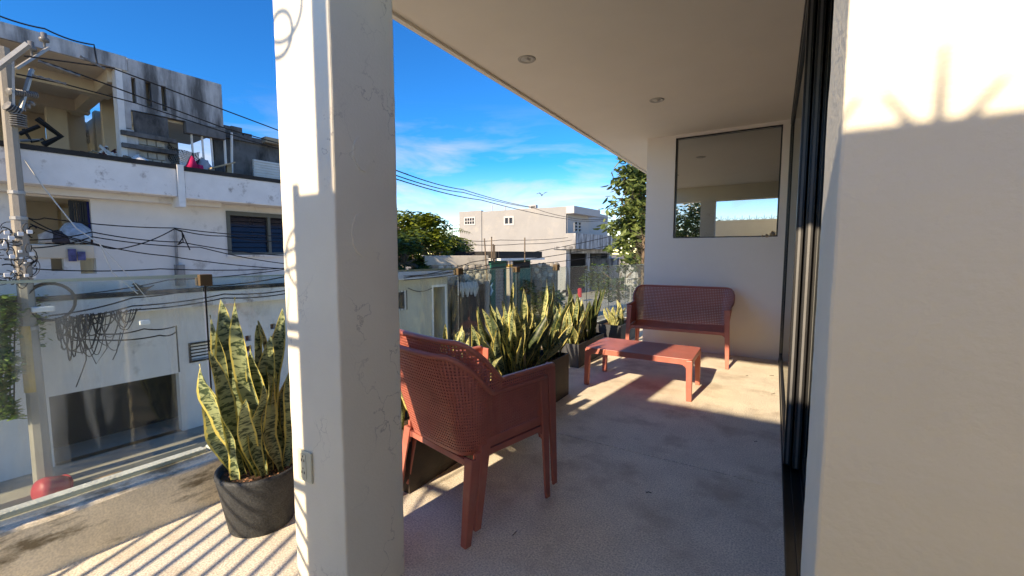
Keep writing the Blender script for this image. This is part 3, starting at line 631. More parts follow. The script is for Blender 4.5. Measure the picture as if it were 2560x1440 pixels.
# (base offset across, base offset depth, tip px, depth offset of tip, width, spin)
cam_r = Vector((RT[0], RT[1], 0)); cam_f = Vector((FW[0], FW[1], 0)).normalized()
vd = Vector((PC[0], PC[1], 0)).normalized(); vr = Vector((vd.y, -vd.x, 0))
for (bo, bd, u, v, td, wd, spn) in ((-.085, -.06, 478, 915, -.10, 1.15, 1.7), (-.09, .02, 486, 950, .05, 1.0, 1.2), (-.03, -.02, 527, 750, -.02, 1.05, 1.4), (-.04, .04, 520, 782, .06, .95, 1.9), (.0, .05, 582, 812, .05, .9, 1.2),
        (.0, -.03, 622, 735, .0, 1.0, 1.6), (.03, .0, 681, 765, .02, .9, 1.4), (.02, -.06, 652, 838, -.08, 1.15, 1.6), (.07, -.08, 655, 935, -.12, 1.05, 1.5), (.09, .0, 671, 842, .0, 1.1, 1.7), (.11, .03, 712, 880, .05, 1.0, 1.3),
        (-.02, -.08, 570, 985, -.10, .85, 1.5), (.03, .09, 606, 905, .10, .9, 1.1), (.12, -.04, 722, 930, -.05, 1.0, 1.9), (.0, -.09, 618, 960, -.12, .85, 1.7), (.05, -.04, 640, 800, -.03, .9, 1.6), (-.05, .09, 545, 900, .12, .85, 1.6), (.10, .08, 700, 990, .12, .9, 1.0), (-.06, -.03, 500, 865, -.05, .7, 1.2), (.05, .04, 690, 850, .05, .95, 1.5)):
    b = Vector((PC[0], PC[1], .270)) + vr * bo + vd * bd; t = Vector(atd(u + 10 + max(0, 560 - u) * .12, v, PD + td))
    ang = math.atan2(vd.y, vd.x)
    lv_ = (t - b).to_track_quat('Z', 'X').inverted() @ vr; place_leaf(sp1, 'snake', b, t, wd * 1.0, math.atan2(lv_.y, lv_.x) - math.pi / 2 + random.uniform(-.7, .7))
# dry drooping leaf over the rim
mb = MB(); q0 = Vector((PC[0], PC[1], .29)) + vr * .13 - vd * .06
mb.sweep([q0, q0 + vr * .05 + Vector((0, 0, .035)), q0 + vr * .10 + Vector((0, 0, -.01)), q0 + vr * .115 - vd * .05 + Vector((0, 0, -.12)), q0 + vr * .10 - vd * .10 + Vector((0, 0, -.24)), q0 + vr * .085 - vd * .13 + Vector((0, 0, -.285))], [(-.010, 0), (0, .002), (.010, 0), (0, -.002)], up=tuple(vd), scales=[.7, 1, 1, .9, .6, .2])
mb.obj('dry_leaf', mat('dry_leaf', (.50, .40, .16), .7, .15, 10, 0), sp1, True)

def planter(name, lb, x0, x1, y0, y1, h, m):
    e = empty(name, lb, 'planter', ((x0 + x1) / 2, (y0 + y1) / 2, 0)); t = .012
    mb = MB()
    Frame((x0, y0, 0), (1, 0, 0))
    mb.box(x0, x1, y0, y0 + t, 0, h).box(x0, x1, y1 - t, y1, 0, h).box(x0, x0 + t, y0 + t, y1 - t, 0, h).box(x1 - t, x1, y0 + t, y1 - t, 0, h)
    mb.obj('box_walls', m, e)
    MB().box(x0 + t, x1 - t, y0 + t, y1 - t, .01, h - .05).obj('soil', M['soil'], e); return e
planter('planter_box', 'long dark planter box hidden behind the stacked chairs', -2.10, -1.70, 1.66, 2.62, .36, M['corten'])
planter('planter_box', 'rust brown metal planter box between the stacked chairs and the coffee table', -2.06, -1.64, 2.70, 3.71, .40, M['corten'])
planter('planter_box', 'dark grey planter box standing left of the coffee table', -2.34, -1.92, 4.62, 5.50, .28, M['greybox'])
planter('planter_box', 'small grey planter box behind the left arm of the bench', -2.26, -1.86, 6.05, 6.85, .30, M['greybox'])
def clump(lb, x0, x1, y0, y1, zb, n, hlo, hhi, pools, spread=.35, wide=1.0):
    c = ((x0 + x1) / 2, (y0 + y1) / 2); e = empty('snake_plant', lb, 'plant', (c[0], c[1], zb))
    for i in range(n):
        bx, by = random.uniform(x0, x1), random.uniform(y0, y1); h = random.uniform(hlo, hhi) * (1 if random.random() < .6 else .72)
        dx = (bx - c[0]) / max(.01, (x1 - x0) / 2) * spread * .35 + random.gauss(0, spread * .32); dy = (by - c[1]) / max(.01, (y1 - y0) / 2) * spread * .45 + random.gauss(0, spread * .32)
        place_leaf(e, random.choice(pools), (bx, by, zb), (bx + dx * h, by + dy * h, zb + h), wide * random.uniform(.8, 1.1), random.uniform(0, 6.28))
    return e
clump('pale yellow snake plant clump in the long box behind the stacked chairs', -2.04, -1.78, 1.75, 2.55, .30, 44, .34, .56, ['snake_pale', 'snake_pale', 'snake'], .5, .85)
clump('dense tall snake plant clump in the rust brown planter box', -2.0, -1.70, 2.80, 3.62, .34, 84, .38, .66, ['snake_pale', 'snake_pale', 'snake', 'snake_dark'], .62, .85)
for (bx, by, tx, ty, tz) in ((-1.86, 3.45, -1.80, 3.52, 1.12), (-1.80, 3.5, -1.74, 3.60, 1.08), (-1.92, 3.1, -1.98, 3.12, 1.10), (-1.85, 3.3, -1.92, 3.3, 1.04)): place_leaf(bpy.data.objects['snake_plant.002'], 'snake_pale', (bx, by, .34), (tx, ty, tz), .85, random.uniform(0, 6))
clump('snake plant with some pale leaves at the near end of the grey planter box', -2.26, -2.0, 4.66, 5.02, .22, 34, .36, .60, ['snake_pale', 'snake_dark', 'snake'], .38, .8)
clump('dark leaved snake plant at the far end of the grey planter box', -2.22, -1.98, 5.12, 5.44, .22, 26, .48, .78, ['snake_dark'], .34, .8)
clump('small pale snake plant in the box behind the bench', -2.15, -1.95, 6.25, 6.5, .24, 12, .25, .45, ['snake_pale'], .5, .7)
# dry bits on the floor
for (u, v, ln, a, lb) in ((1288, 1335, .035, 1.3, 'short curved dark twig right of the near chair leg'), (1622, 1233, .03, .1, 'short straight dark twig near the middle of the floor'), (1890, 1105, .025, .4, 'tiny dark twig just inside the shade by the door'), (1930, 940, .05, .3, 'pale dry straw beside the far end of the door track'), (1935, 985, .06, .8, 'curled dry straw by the door track nearest the shade edge'), (1868, 940, .03, .6, 'small dry leaf bit on the sunlit floor right of the table')):
    q = onz(u, v, .002); o = MB().tube([(q[0] - ln / 2 * math.cos(a), q[1] - ln / 2 * math.sin(a), .003), (q[0], q[1], .010), (q[0] + ln / 2 * math.cos(a + .5), q[1] + ln / 2 * math.sin(a + .5), .003)], .0022, 4).obj('dry_twig', M['trunk']); tag(o, lb, 'twig', 'dry twigs on the floor')
#@@STREET
# ================================================================== STREET
g = MB().box(-900, 900, -500, 1500, ZS - 1.0, ZS - .03).obj('ground', M['ground']); tag(g, kind='structure')
SM = .07
st = Frame((-13.86, 0, 0), (SM, 1, 0))
def strip(name, m, t0, t1, d0, d1, z0, z1):
    o = st.box(MB(), t0, t1, z0, z1, d0, d1).obj(name, m); tag(o, kind='structure'); return o
strip('street', M['asphalt'], -60, 140, -12.5, -1.25, ZS - .3, ZS)
strip('pavement', M['pave'], -60, 140, -1.25, 30, ZS - .3, ZS + .13)
strip('pavement', M['pave'], -60, 140, -11.2, -9.9, ZS - .3, ZS + .12)
# storey under the terrace
hb = empty('house_base', 'lower storey of the house carrying the terrace', 'house', (0, 4, ZS))
MB().box(-2.60, 4.0, -.7, 11.4, ZS, -.31).obj('wall', M['cream'], hb)

# ---- old apartment building opposite
FA = st
ap = empty('apartment_building', 'shabby white three-storey building with open concrete top floor across the street', 'building', (-13.9, 4, ZS))
def pr_(u0, v0, u1, v1, d=0):
    t0, z1 = FA.pix(u0, v0, d); t1, z0 = FA.pix(u1, v1, d); return (t0, t1, z0, z1)
def fb(name, m, t0, t1, z0, z1, d0, d1, parent=None, bevel=0): return FA.box(MB(), t0, t1, z0, z1, d0, d1).obj(name, m, parent or ap, bevel=bevel)
TL, TR_ = -6.0, 8.6
gar = pr_(122, 993, 457, 1088); zg = FA.pix(457, 930)[1]; gar = (gar[0], gar[1], ZS + .13, zg)
zl = FA.pix(480, 765)[1]; zl2 = FA.pix(480, 728)[1]; zc0 = FA.pix(430, 498)[1]; zc1 = FA.pix(430, 432)[1]
vent = []
for (u, v) in ((598, 831), (577, 853), (603, 866), (621, 846), (580, 884), (623, 872), (683, 816), (702, 827), (684, 842), (686, 852)):
    t, z = FA.pix(u, v); vent.append((t - .085, t + .085, z - (.085 if v < 840 or v > 853 or u < 650 else .03), z + (.085 if v < 840 or v > 853 or u < 650 else .03)))
grl = pr_(476, 862, 536, 892); d2 = pr_(478, 900, 535, 1010)
FA.wall(MB(), TL, TR_, ZS + .1, zl, 0, .25, [gar, grl, *vent]).obj('wall', M['fac'], ap)
fb('vent_backing', mat('terracotta_vent', (.22, .12, .09), .9), vent[4][0] - .2, vent[7][1] + .2, min(h[2] for h in vent) - .1, max(h[3] for h in vent) + .1, .20, .24)
wg = FA.wall(MB(), grl[0] - .05, grl[1] + .05, grl[2] - .05, grl[3] + .05, -.03, .0 - .002, [grl]).obj('window', M['iron'], ap)
for k in range(5): z = grl[2] + (grl[3] - grl[2]) * (k + .5) / 5; fb('louvre', M['whitepaint'], grl[0], grl[1], z - .02, z + .03, .08, .10, wg)
fb('shade_backing_wall', M['dark'], TL, TR_, ZS + .1, zl, 1.3, 1.5)  # set close and coloured near-black to paint the shade inside the garage
fb('floor_slab', M['conc'], TL, TR_, zl - .02, zl + .1, .0 + .26, 6)
# ledge band between storeys
fb('ledge', M['facband'], TL, TR_, zl, zl2, -.35, .26, bevel=.02)
fb('ledge_edge', M['blacktop'], TL, TR_, zl2, zl2 + .09, -.38, .26)
# middle storey
bal = pr_(30, 500, 232, 612); bal = (FA.pix(20, 480)[0], FA.pix(233, 600)[0], FA.pix(235, 612)[1], FA.pix(235, 500)[1])
win = (FA.pix(567, 580)[0], FA.pix(567, 580)[0] + 2.35, FA.pix(570, 637)[1], FA.pix(567, 527)[1])
sl = []
for u in (136, 152): t, z = FA.pix(u, 662); sl.append((t - .05, t + .05, z - .14, z + .14))
t, z = FA.pix(225, 665); sl.append((t - .16, t + .11, z - .18, z + .18))
FA.wall(MB(), TL, TR_, zl2 + .09, zc0, 0, .22, [bal, win, *sl]).obj('wall', M['fac'], ap)
fb('balcony_wall', M['buff'], bal[0] - .3, bal[1] + .6, zl2 + .1, zc0, 2.2, 2.4); fb('balcony_side', M['buff'], bal[1], bal[1] + .15, zl2 + .1, zc0, .22, 2.2); fb('balcony_ceiling', M['buff'], bal[0] - .5, bal[1], zc0 - .12, zc0 - .02, .23, 2.2)
fb('balcony_floor', M['conc'], bal[0] - .5, bal[1], zl2 + .1, zl2 + .16, .23, 2.2)
fb('balcony_parapet_band', M['buff'], bal[0], bal[1] - .01, bal[2] - .30, bal[2] - .02, -.05, -.003)
dr = fb('door', M['whitepaint'], *[FA.pix(155, 570, 2.1)[0], FA.pix(180, 570, 2.1)[0], zl2 + .16, zl2 + 2.2], 2.12, 2.19); fb('door_frame', M['wood'], FA.pix(148, 570, 2.1)[0], FA.pix(155, 570, 2.1)[0], zl2 + .16, zl2 + 2.25, 2.08, 2.195, dr)
gw = pr_(170, 500, 222, 588, .1); gw_ = empty('x') if False else None
gp = FA.wall(MB(), gw[0], gw[1], gw[2], gw[3], .08, .12, [(gw[0] + .05, gw[1] - .05, gw[2] + .05, gw[3] - .05)]).obj('window_grille', M['iron'], ap)
for k in range(7): t = gw[0] + (gw[1] - gw[0]) * (k + .7) / 7.5; fb('bar', M['iron'], t - .015, t + .015, gw[2], gw[3], .085, .115, gp)
fb('curtain', mat('blue_cloth', (.03, .04, .20), .9), gw[1] - .12, gw[1] + .06, gw[2] - .1, gw[3], .13, .17, gp)
fw_ = FA.wall(MB(), *win, -.04, .12, [(win[0] + .09, win[0] + 1.12, win[2] + .07, win[3] - .12), (win[0] + 1.20, win[1] - .08, win[2] + .07, win[3] - .12)]).obj('window', M['winframe'], ap)
for a, b in ((win[0] + .09, win[0] + 1.12), (win[0] + 1.20, win[1] - .08)):
    for k in range(7):
        z = win[2] + .07 + (win[3] - win[2] - .19) * k / 7; h = (win[3] - win[2] - .19) / 7
        MB().hexa([FA.P(a, z, .03), FA.P(b, z, .03), FA.P(b, z + .004, .04), FA.P(a, z + .004, .04), FA.P(a, z + h * .97, .07), FA.P(b, z + h * .97, .07), FA.P(b, z + h, .08), FA.P(a, z + h, .08)]).obj('louvre_pane', M['darkglass'], fw_)
fb('back_wall', M['conc2'], win[0] - .5, win[1] + .5, win[2] - .3, win[3] + .3, .8, .9)
fb('window_sill', M['facband'], win[0] - .05, win[1] + .05, win[2] - .06, win[2] - .003, -.07, .0 - .003)
# conduit and meter box on the wall
mtr = pr_(434, 662, 448, 690); fb('meter_box', M['conc'], mtr[0], mtr[1] + .1, mtr[2] - .25, mtr[3], -.14, -.004)
MB().tube([FA.P(FA.pix(441, 668)[0], FA.pix(441, 668)[1], -.06), FA.P(FA.pix(436, 572)[0], FA.pix(436, 572)[1], -.06)], .035, 8).obj('conduit', M['conc'], ap)
# cornice / roof parapet
tn = FA.pix(430, 450)[0]
fb('parapet', M['facband'], TL, tn - .12, zc0, zc1, -.75, .2, bevel=.02); fb('parapet', M['facband'], tn + .02, TR_, zc0 - .03, zc1 - .03, -.80, .2, bevel=.02)
fb('downpipe', M['whitepaint'], tn - .118, tn + .018, zc0 - .25, zc1 + .1, -.82, -.3)
fb('parapet_edge', M['blacktop'], TL, tn - .12, zc1, zc1 + .10, -.78, .25); fb('parapet_edge', M['blacktop'], tn + .02, TR_, zc1 - .03, zc1 + .07, -.83, .25)
fb('soffit_step', M['fac'], TL, tn + 1.0, zc0 - .14, zc0 - .002, -.30, .22)
fb('roof_slab', M['conc'], TL, TR_, zc1 - .5, zc1 - .2, .21, 9)
# open top storey
ZR0 = zc1 - .2
zt1 = FA.pix(300, 142)[1]; zt0 = FA.pix(300, 172)[1]          # roof slab top / bottom
tcl = FA.pix(295, 250)[0]; tcr = FA.pix(325, 250)[0]; tre = FA.pix(557, 280)[0]
fb('top_roof_slab', M['buff'], TL, tcr, zt0 + .02, zt1 - .01, .02, 7.0)
fb('roof_fascia', M['conc'], TL, tcr - .02, zt0 - .02, zt1 + .02, -.06, .018)
fb('column', M['whitepaint'], tcl - .02, tcl + .10, ZR0, zt0 - .02, -.04, .3); fb('wall_pier', M['conc'], tcl + .102, tcr, FA.pix(320, 320)[1], zt0, 0, .28)
for t, d in ((FA.pix(146, 330, 4)[0], 4.0), (FA.pix(192, 330, 4.6)[0], 4.6), (FA.pix(262, 330, 4.6)[0], 4.6)): fb('column', M['buff'], t - .20, t + .20, ZR0, zt0, d, d + .35)
for d in (3.9, 1.6): fb('roof_beam', M['buff'], TL, tcr, zt0 - .30, zt0 + .03, d, d + .3)
MB().hexa([FA.P(tcl - .1, zt0 - .28, .3), FA.P(tcl + .15, zt0 - .28, .3), FA.P(tcl + .15, zt0 - .28, 6.4), FA.P(tcl - .1, zt0 - .28, 6.4), FA.P(tcl - .1, zt0 + .02, .3), FA.P(tcl + .15, zt0 + .02, .3), FA.P(tcl + .15, zt0 + .02, 6.4), FA.P(tcl - .1, zt0 + .02, 6.4)]).obj('roof_beam', M['buff'], ap)
hA = pr_(112, 308, 142, 350, 6.5); hB = pr_(165, 312, 186, 352, 6.5); hC = pr_(222, 300, 250, 345, 6.5)
FA.wall(MB(), TL, tcl + 1.2, ZR0, zt0, 6.5, 6.7, [hA, hB, hC]).obj('back_wall', M['buff'], ap)
fb('side_wall', M['buff'], tcl + .6, tcl + .8, ZR0, zt0, .5, 6.5)
bh = pr_(202, 322, 250, 362, 6.3)
for r in range(4):
    for c in range(4):
        w_ = (bh[1] - bh[0]) / 3.5; z = bh[2] + (bh[3] - bh[2]) * r / 4; t = bh[0] + (c - (.5 if r % 2 else 0)) * w_
        if r == 3 and c > 1: continue
        fb('concrete_block', M['block'], t + .012, t + w_ - .012, z + .012, z + (bh[3] - bh[2]) / 4 - .012, 6.28, 6.48)
lw = pr_(48, 362, 190, 420, -.2); fb('low_wall', M['conc2'], lw[0], lw[1], ZR0, lw[3], .25, .45)
# right part: hanging wall with slits
slits = [pr_(a, b, c, d) for (a, b, c, d) in ((327, 192, 343, 260), (363, 203, 381, 268), (402, 213, 419, 279))]
zw = FA.pix(557, 322)[1]
FA.wall(MB(), tcr + .002, tre, zw, zt1 + .02, 0, .2, slits).obj('slit_wall', M['conc'], ap)
for s_ in slits: fb('slit_back', M['buff'], s_[0] - .1, s_[1] + .25, s_[2] - .1, s_[3] + .1, .45, .5)
fb('room_roof', M['buff'], tcr, tre, zt0, zt1 - .05, .21, 2.6); fb('room_back', M['buff'], tcr, tre - .3, ZR0, zt1 - .1, 2.6, 2.8)
fb('room_floor_slab', M['buff'], tcr + .3, tre, zw - .06, zw + .14, .205, 2.6)
fb('broken_wall', M['conc2'], FA.pix(333, 310)[0], FA.pix(420, 340)[0], FA.pix(380, 350)[1], FA.pix(380, 300)[1] + .1, -.06, -.004)
fb('broken_beam', M['conc2'], FA.pix(465, 330)[0], tre + .02, zw - .30, zw - .01, -.05, .195)
# block wall under it, blocks built singly
ba, bb, bz0, bz1 = FA.pix(310, 380)[0], FA.pix(425, 390)[0], ZR0, FA.pix(360, 330)[1]
fb('mortar_backing', M['conc'], ba, bb, bz0, bz1, .06, .2)
rh = (bz1 - bz0) / 7
for r in range(7):
    for c in range(6):
        w_ = (bb - ba) / 5; t0 = ba + (c - (.5 if r % 2 else 0)) * w_; t1 = t0 + w_; t0, t1 = max(ba, t0), min(bb, t1)
        if t1 - t0 > .1: fb('concrete_block', M['block'], t0 + .01, t1 - .01, bz0 + rh * r + .01, bz0 + rh * (r + 1) - .01, .0, .062)
for v in (342, 372): z = FA.pix(360, v)[1]; fb('ledge', M['conc2'], ba - .05, bb + .12, z - .05, z + .05, -.14, .0 - .002)
fb('pier', M['conc'], ba - .02, ba + .28, bz0, bz1, -.03, .058)
# lower dark block at the right
tb0, tb1 = FA.pix(556, 400)[0], FA.pix(690, 400)[0]; zb1 = FA.pix(600, 342)[1]
fb('dark_wall', M['conc2'], tb0, TR_, ZR0, zb1, .5, .7); fb('dark_wall_top', M['conc2'], tb0 - .05, TR_, zb1, zb1 + .16, .42, .75)
for (u0, v0, u1, v1) in ((560, 312, 577, 330), (578, 314, 606, 336), (610, 332, 630, 345)):
    q = pr_(u0, v0, u1, v1, .5); fb('concrete_block', M['conc2'], q[0], q[1], zb1 + .16, q[3], .5, .7)
sp_ = pr_(660, 342, 672, 358, .3); fb('spout', M['wood'], sp_[0], sp_[1] + .4, sp_[2], sp_[3], .2, .49)
lv = pr_(632, 398, 690, 452, .45); lv = (lv[0], lv[0] + 1.6, lv[2], lv[3])
lo = fb('shutter_panel', M['whitepaint'], lv[0], lv[1], lv[2], lv[3], .44, .498)
for k in range(7): z = lv[2] + (lv[3] - lv[2]) * k / 7; fb('slat', M['whitepaint'], lv[0], lv[1], z + .02, z + (lv[3] - lv[2]) / 7 - .005, .40, .438, lo)
fb('small_window', M['darkglass'], FA.pix(648, 465, .45)[0], FA.pix(670, 465, .45)[0], FA.pix(650, 480, .45)[1], FA.pix(650, 460, .45)[1], .45, .497)
for u in (644, 672): t = FA.pix(u, 465, .45)[0]; fb('window_post', M['whitepaint'], t - .04, t + .04, FA.pix(650, 480, .45)[1], FA.pix(650, 457, .45)[1], .42, .497)

# ---- clutter on the roof and balcony
def thing_box(name, lb, cat, m, u0, v0, u1, v1, d, dep, **k):
    q = pr_(u0, v0, u1, v1, d); e = FA.box(MB(), *q, d, d + dep).obj(name, m, bevel=.03); return tag(e, lb, cat)
def sack(name, lb, m, u, v, w_, h, d, cat='sack', seed=1):
    t, z = FA.pix(u, v, d); rnd = random.Random(seed); mb = MB(); p = FA.P(t, z, d)
    mb.lathe([(.001, 0), (w_ * .45, .0), (w_ * .52, h * .25), (w_ * .46, h * .6), (w_ * .25, h * .88), (w_ * .10, h * .97), (.001, h)], 14, p)
    mb.v = [(x + rnd.uniform(-1, 1) * w_ * .07, y + rnd.uniform(-1, 1) * w_ * .07, zz + rnd.uniform(-1, 1) * h * .05) for x, y, zz in mb.v]
    return tag(mb.obj(name, m, smooth=True), lb, cat)
ZP = zc1 + .10
zpx = lambda u: 405 + (u - 0) * .112
tank = empty('white_freezer', 'open white chest freezer standing on the roof edge', 'freezer', FA.P(FA.pix(415, 440, -.3)[0], ZP, 0))
qf = pr_(374, 420, 458, 452, -.25); FA.wall(MB(), qf[0], qf[1], ZP, qf[3], -.25, .45, []).obj('body', M['whitepaint'], tank, bevel=.04)
MB().hexa([FA.P(qf[0] - .03, qf[3] + .002, .3), FA.P(qf[1] + .03, qf[3] + .002, .3), FA.P(qf[1] + .03, qf[3] + .002, .36), FA.P(qf[0] - .03, qf[3] + .002, .36), FA.P(qf[0] - .03, qf[3] + .18, .42), FA.P(qf[1] + .03, qf[3] + .10, .42), FA.P(qf[1] + .03, qf[3] + .10, .47), FA.P(qf[0] - .03, qf[3] + .18, .47)]).obj('lid', M['whitepaint'], tank, bevel=.01)
sack('white_sack', 'big bulging white plastic sack left of the white freezer', M['whitepaint'], 352, 444, .62, .55, -.1, seed=2)
sack('brown_sack', 'brown sack leaning beside the white plastic sack', mat('brown_sack', (.24, .17, .12), .9, .3, 5, .3), 320, 440, .45, .48, -.05, seed=3)
sack('dirty_bundle', 'flattened dirty brown bundle in front of the white plastic sack', mat('dirty_bundle', (.16, .12, .09), .9, .4, 8, .3), 338, 446, .5, .20, -.35, cat='bundle', seed=4)
sack('grey_sack', 'translucent grey sack beside the magenta cloth on the roof', mat('grey_sack', (.40, .42, .44), .6, .2, 8, .2), 508, 462, .5, .72, .0, seed=5)
cl_ = MB(); t0, z0 = FA.pix(482, 455, -.2); t1, z1 = FA.pix(500, 412, -.2)
cl_.tube([FA.P(t0, ZP, -.2), FA.P(t0 + .03, ZP + .25, -.22), FA.P((t0 + t1) / 2, (z0 + z1) / 2 + .1, -.2), FA.P(t1 - .02, z1 - .12, -.18), FA.P(t1, z1, -.2)], [.17, .14, .07, .13, .07], 9)
tag(cl_.obj('magenta_cloth', mat('magenta_cloth', (.55, .02, .11), .9, .2, 6, .2), smooth=True), 'bright magenta cloth hanging by the black netting', 'cloth')
cab = thing_box('cabinet', 'dark red broken wooden cabinet lying on the roof edge', 'cabinet', mat('dark_red_wood', (.12, .035, .03), .8, .3, 5, .2), 212, 402, 292, 425, -.1, .5)
thing_box('pale_crate', 'small pale pink box left of the dark red cabinet', 'box', mat('pale_pink', (.5, .36, .33), .9), 195, 402, 213, 421, -.2, .4)
jk = empty('scrap_pile', 'jumble of white planks and red scraps heaped behind the cabinet', 'scrap', FA.P(FA.pix(250, 395, .3)[0], ZP, .3))
for i in range(14):
    t, z = FA.pix(235 + 50 * random.random(), 402 - 16 * random.random(), .3); a, b = random.uniform(-.5, .5), random.uniform(-.25, .3)
    MB().tube([FA.P(t - a * .6, z - b, .3), FA.P(t + a * .6, z + b, .2 + random.random() * .3)], random.uniform(.02, .05), 4).obj('plank', [M['whitepaint'], cab.data.materials[0], M['wood']][i % 3], jk)
# black netting
net = empty('black_netting', 'sagging black net hung between the block wall and white pipes', 'net', FA.P(FA.pix(460, 400)[0], ZP, 0))
def netpt(a, b):
    t = FA.pix(424, 400, -.1)[0] * (1 - a) + FA.pix(503, 400, -.1)[0] * a; zt_ = FA.pix(424, 355, -.1)[1] * (1 - a) + FA.pix(500, 378, -.1)[1] * a - .12 * math.sin(a * 3.1)
    zb_ = FA.pix(426, 420, -.1)[1] * (1 - a) + FA.pix(478, 456, -.1)[1] * a - .1 * math.sin(a * 4); return FA.P(t - .25 * a * b, zt_ * (1 - b) + zb_ * b, -.1 + .12 * math.sin(a * 9 + b * 4) + .05 * math.sin(b * 13))
mb = MB(); NA, NB = 44, 34
perf(mb, [[netpt(i / NA, j / NB) for j in range(NB + 1)] for i in range(NA + 1)], lambda i, j: (i * 7 + j * 13) % 11 < 3, .55)
mb.obj('mesh_sheet', M['blacktop'], net)
for i, u in enumerate((486, 512, 534)): t, z = FA.pix(u, 420, .1); MB().tube([FA.P(t, ZP - .2, .1), FA.P(t - .03, zw - .06, .1)], .028, 6).obj('roof_pipe', M['whitepaint'])
for o, lb in zip([o for o in COL.objects if o.name.startswith('roof_pipe')], ('left', 'middle', 'right')): tag(o, lb + ' of the three thin white pipe posts under the hanging wall beside the netting', 'pipe', 'white pipe posts on the roof')
for u, v0 in ((564, 322), (577, 331)):
    t, _ = FA.pix(u, 400, .2); o = MB().tube([FA.P(t, ZP - .2, .2), FA.P(t + (.0 if u < 570 else .06), FA.pix(u, v0, .2)[1], .2)], .035, 6).obj('vent_pipe', M['whitepaint']); tag(o, 'tall white pipe against the dark wall, %s of the pair' % ('left' if u < 570 else 'right'), 'pipe', 'tall pipes by the dark wall')
shf = empty('wooden_shelf', 'pale wooden post with a slanted board on the roof edge', 'shelf', FA.P(FA.pix(570, 460, -.3)[0], ZP, -.3))
t, z = FA.pix(571, 410, -.3); FA.box(MB(), t - .06, t + .06, ZP - .05, z, -.36, -.24).obj('post', M['wood'], shf)
ta, za = FA.pix(522, 420, -.3); MB().hexa([FA.P(ta, za - .04, -.5), FA.P(t + .1, z + .02, -.5), FA.P(t + .1, z + .02, .1), FA.P(ta, za - .04, .1), FA.P(ta, za, -.5), FA.P(t + .1, z + .06, -.5), FA.P(t + .1, z + .06, .1), FA.P(ta, za, .1)]).obj('board', M['wood'], shf)
ta, za = FA.pix(528, 420, -.3); FA.box(MB(), ta - .05, ta + .05, ZP - .05, za - .05, -.1, .0).obj('post', M['whitepaint'], shf)
bf = empty('bent_frame', 'bent black metal frame leaning on the dark low wall of the roof', 'frame', FA.P(FA.pix(100, 340)[0], ZP, .2))
P_ = lambda u, v, d=.2: FA.P(*FA.pix(u, v, d), d)
MB().tube([P_(92, 296), P_(152, 341), P_(108, 362)], .06, 4).obj('bar', M['iron'], bf); MB().tube([P_(48, 335), P_(98, 315)], .04, 4).obj('bar', M['iron'], bf); MB().tube([P_(50, 352), P_(108, 350)], .03, 4).obj('bar', M['galv'], bf); MB().tube([P_(58, 322), P_(80, 355), P_(110, 348)], .03, 4).obj('bar', M['iron'], bf)
# balcony laundry heap
for i, (u, v, w_, h, c, lb) in enumerate(((190, 608, .55, .50, (.30, .42, .55), 'pale blue bundle on the balcony parapet'), (150, 609, .5, .30, (.05, .05, .07), 'black and white clothes heaped on the balcony parapet'), (128, 608, .4, .28, (.5, .48, .46), 'white cloth heaped at the left of the balcony parapet'), (215, 610, .25, .42, (.14, .06, .04), 'dark brown box on the balcony parapet by the grille'))):
    sack('laundry_bundle', lb, mat('laundry', c, .9, .4, 9, .2), u, v, w_, h, .12, cat='laundry', seed=10 + i)
lt = MB(); t, z = FA.pix(180, 640, -.08); FA.box(lt, t - .06, t + .07, z - .12, z + .16, -.10, -.07); FA.box(lt, t + .09, t + .22, z - .10, z + .10, -.10, -.07); tag(lt.obj('hanging_cloth', mat('blue_white_cloth', (.10, .11, .25), .9, .6, 9)), 'small blue and white cloth hanging on the balcony front', 'cloth')

# ---- perched bird on the ledge
def bird(name, lb, p, s, flying, yaw=0):
    e = empty(name, lb, 'bird', p); X, Y, Z = p
    mm = mat('dark_plumage', (.02, .028, .028), .5, .2, 20)
    c, s_ = math.cos(yaw), math.sin(yaw); T = lambda x, y, z: (X + (x * c - y * s_) * s, Y + (x * s_ + y * c) * s, Z + z * s)
    if flying:
        MB().tube([T(-.9, 0, -.05), T(-.45, 0, 0), T(0, 0, .03), T(.4, 0, .06), T(.62, 0, .10), T(.85, 0, .08)], [q * s for q in (.12, .10, .20, .17, .13, .02)], 8).obj('body', mm, e, True)
        for k in (-1, 1): MB().add([T(.3, k * .1, .05), T(-.2, k * .1, .05), T(-.05, k * .9, .65), T(.45, k * .8, .75), T(-.25, k * 1.7, 1.0 if k > 0 else .35), T(.1, k * 1.8, 1.05 if k > 0 else .4)], [(0, 1, 2, 3), (3, 2, 4, 5)]).obj('wing', mm, e)
        for w__ in [o for o in COL.objects if o.parent == e and o.name.startswith('wing')]: md = w__.modifiers.new('t', 'SOLIDIFY'); md.thickness = .03 * s
    else:
        MB().tube([T(-1.5, 0, .55), T(-.9, 0, .35), T(-.4, 0, .25), T(0, 0, .30), T(.4, 0, .45), T(.62, 0, .72), T(.75, 0, .85), T(1.05, 0, .80)], [q * s for q in (.05, .09, .2, .30, .27, .17, .14, .02)], 9).obj('body', mm, e, True)
        for k in (-1, 1): MB().tube([T(.1, k * .1, .2), T(.12, k * .1, 0)], .03 * s, 5).obj('leg', mm, e)
t, z = FA.pix(352, 697, -.3); bird('perched_bird', 'dark long-tailed bird perched on the ledge of the white building', FA.P(t, zl2 + .09, -.3), .24, False, R(-60))

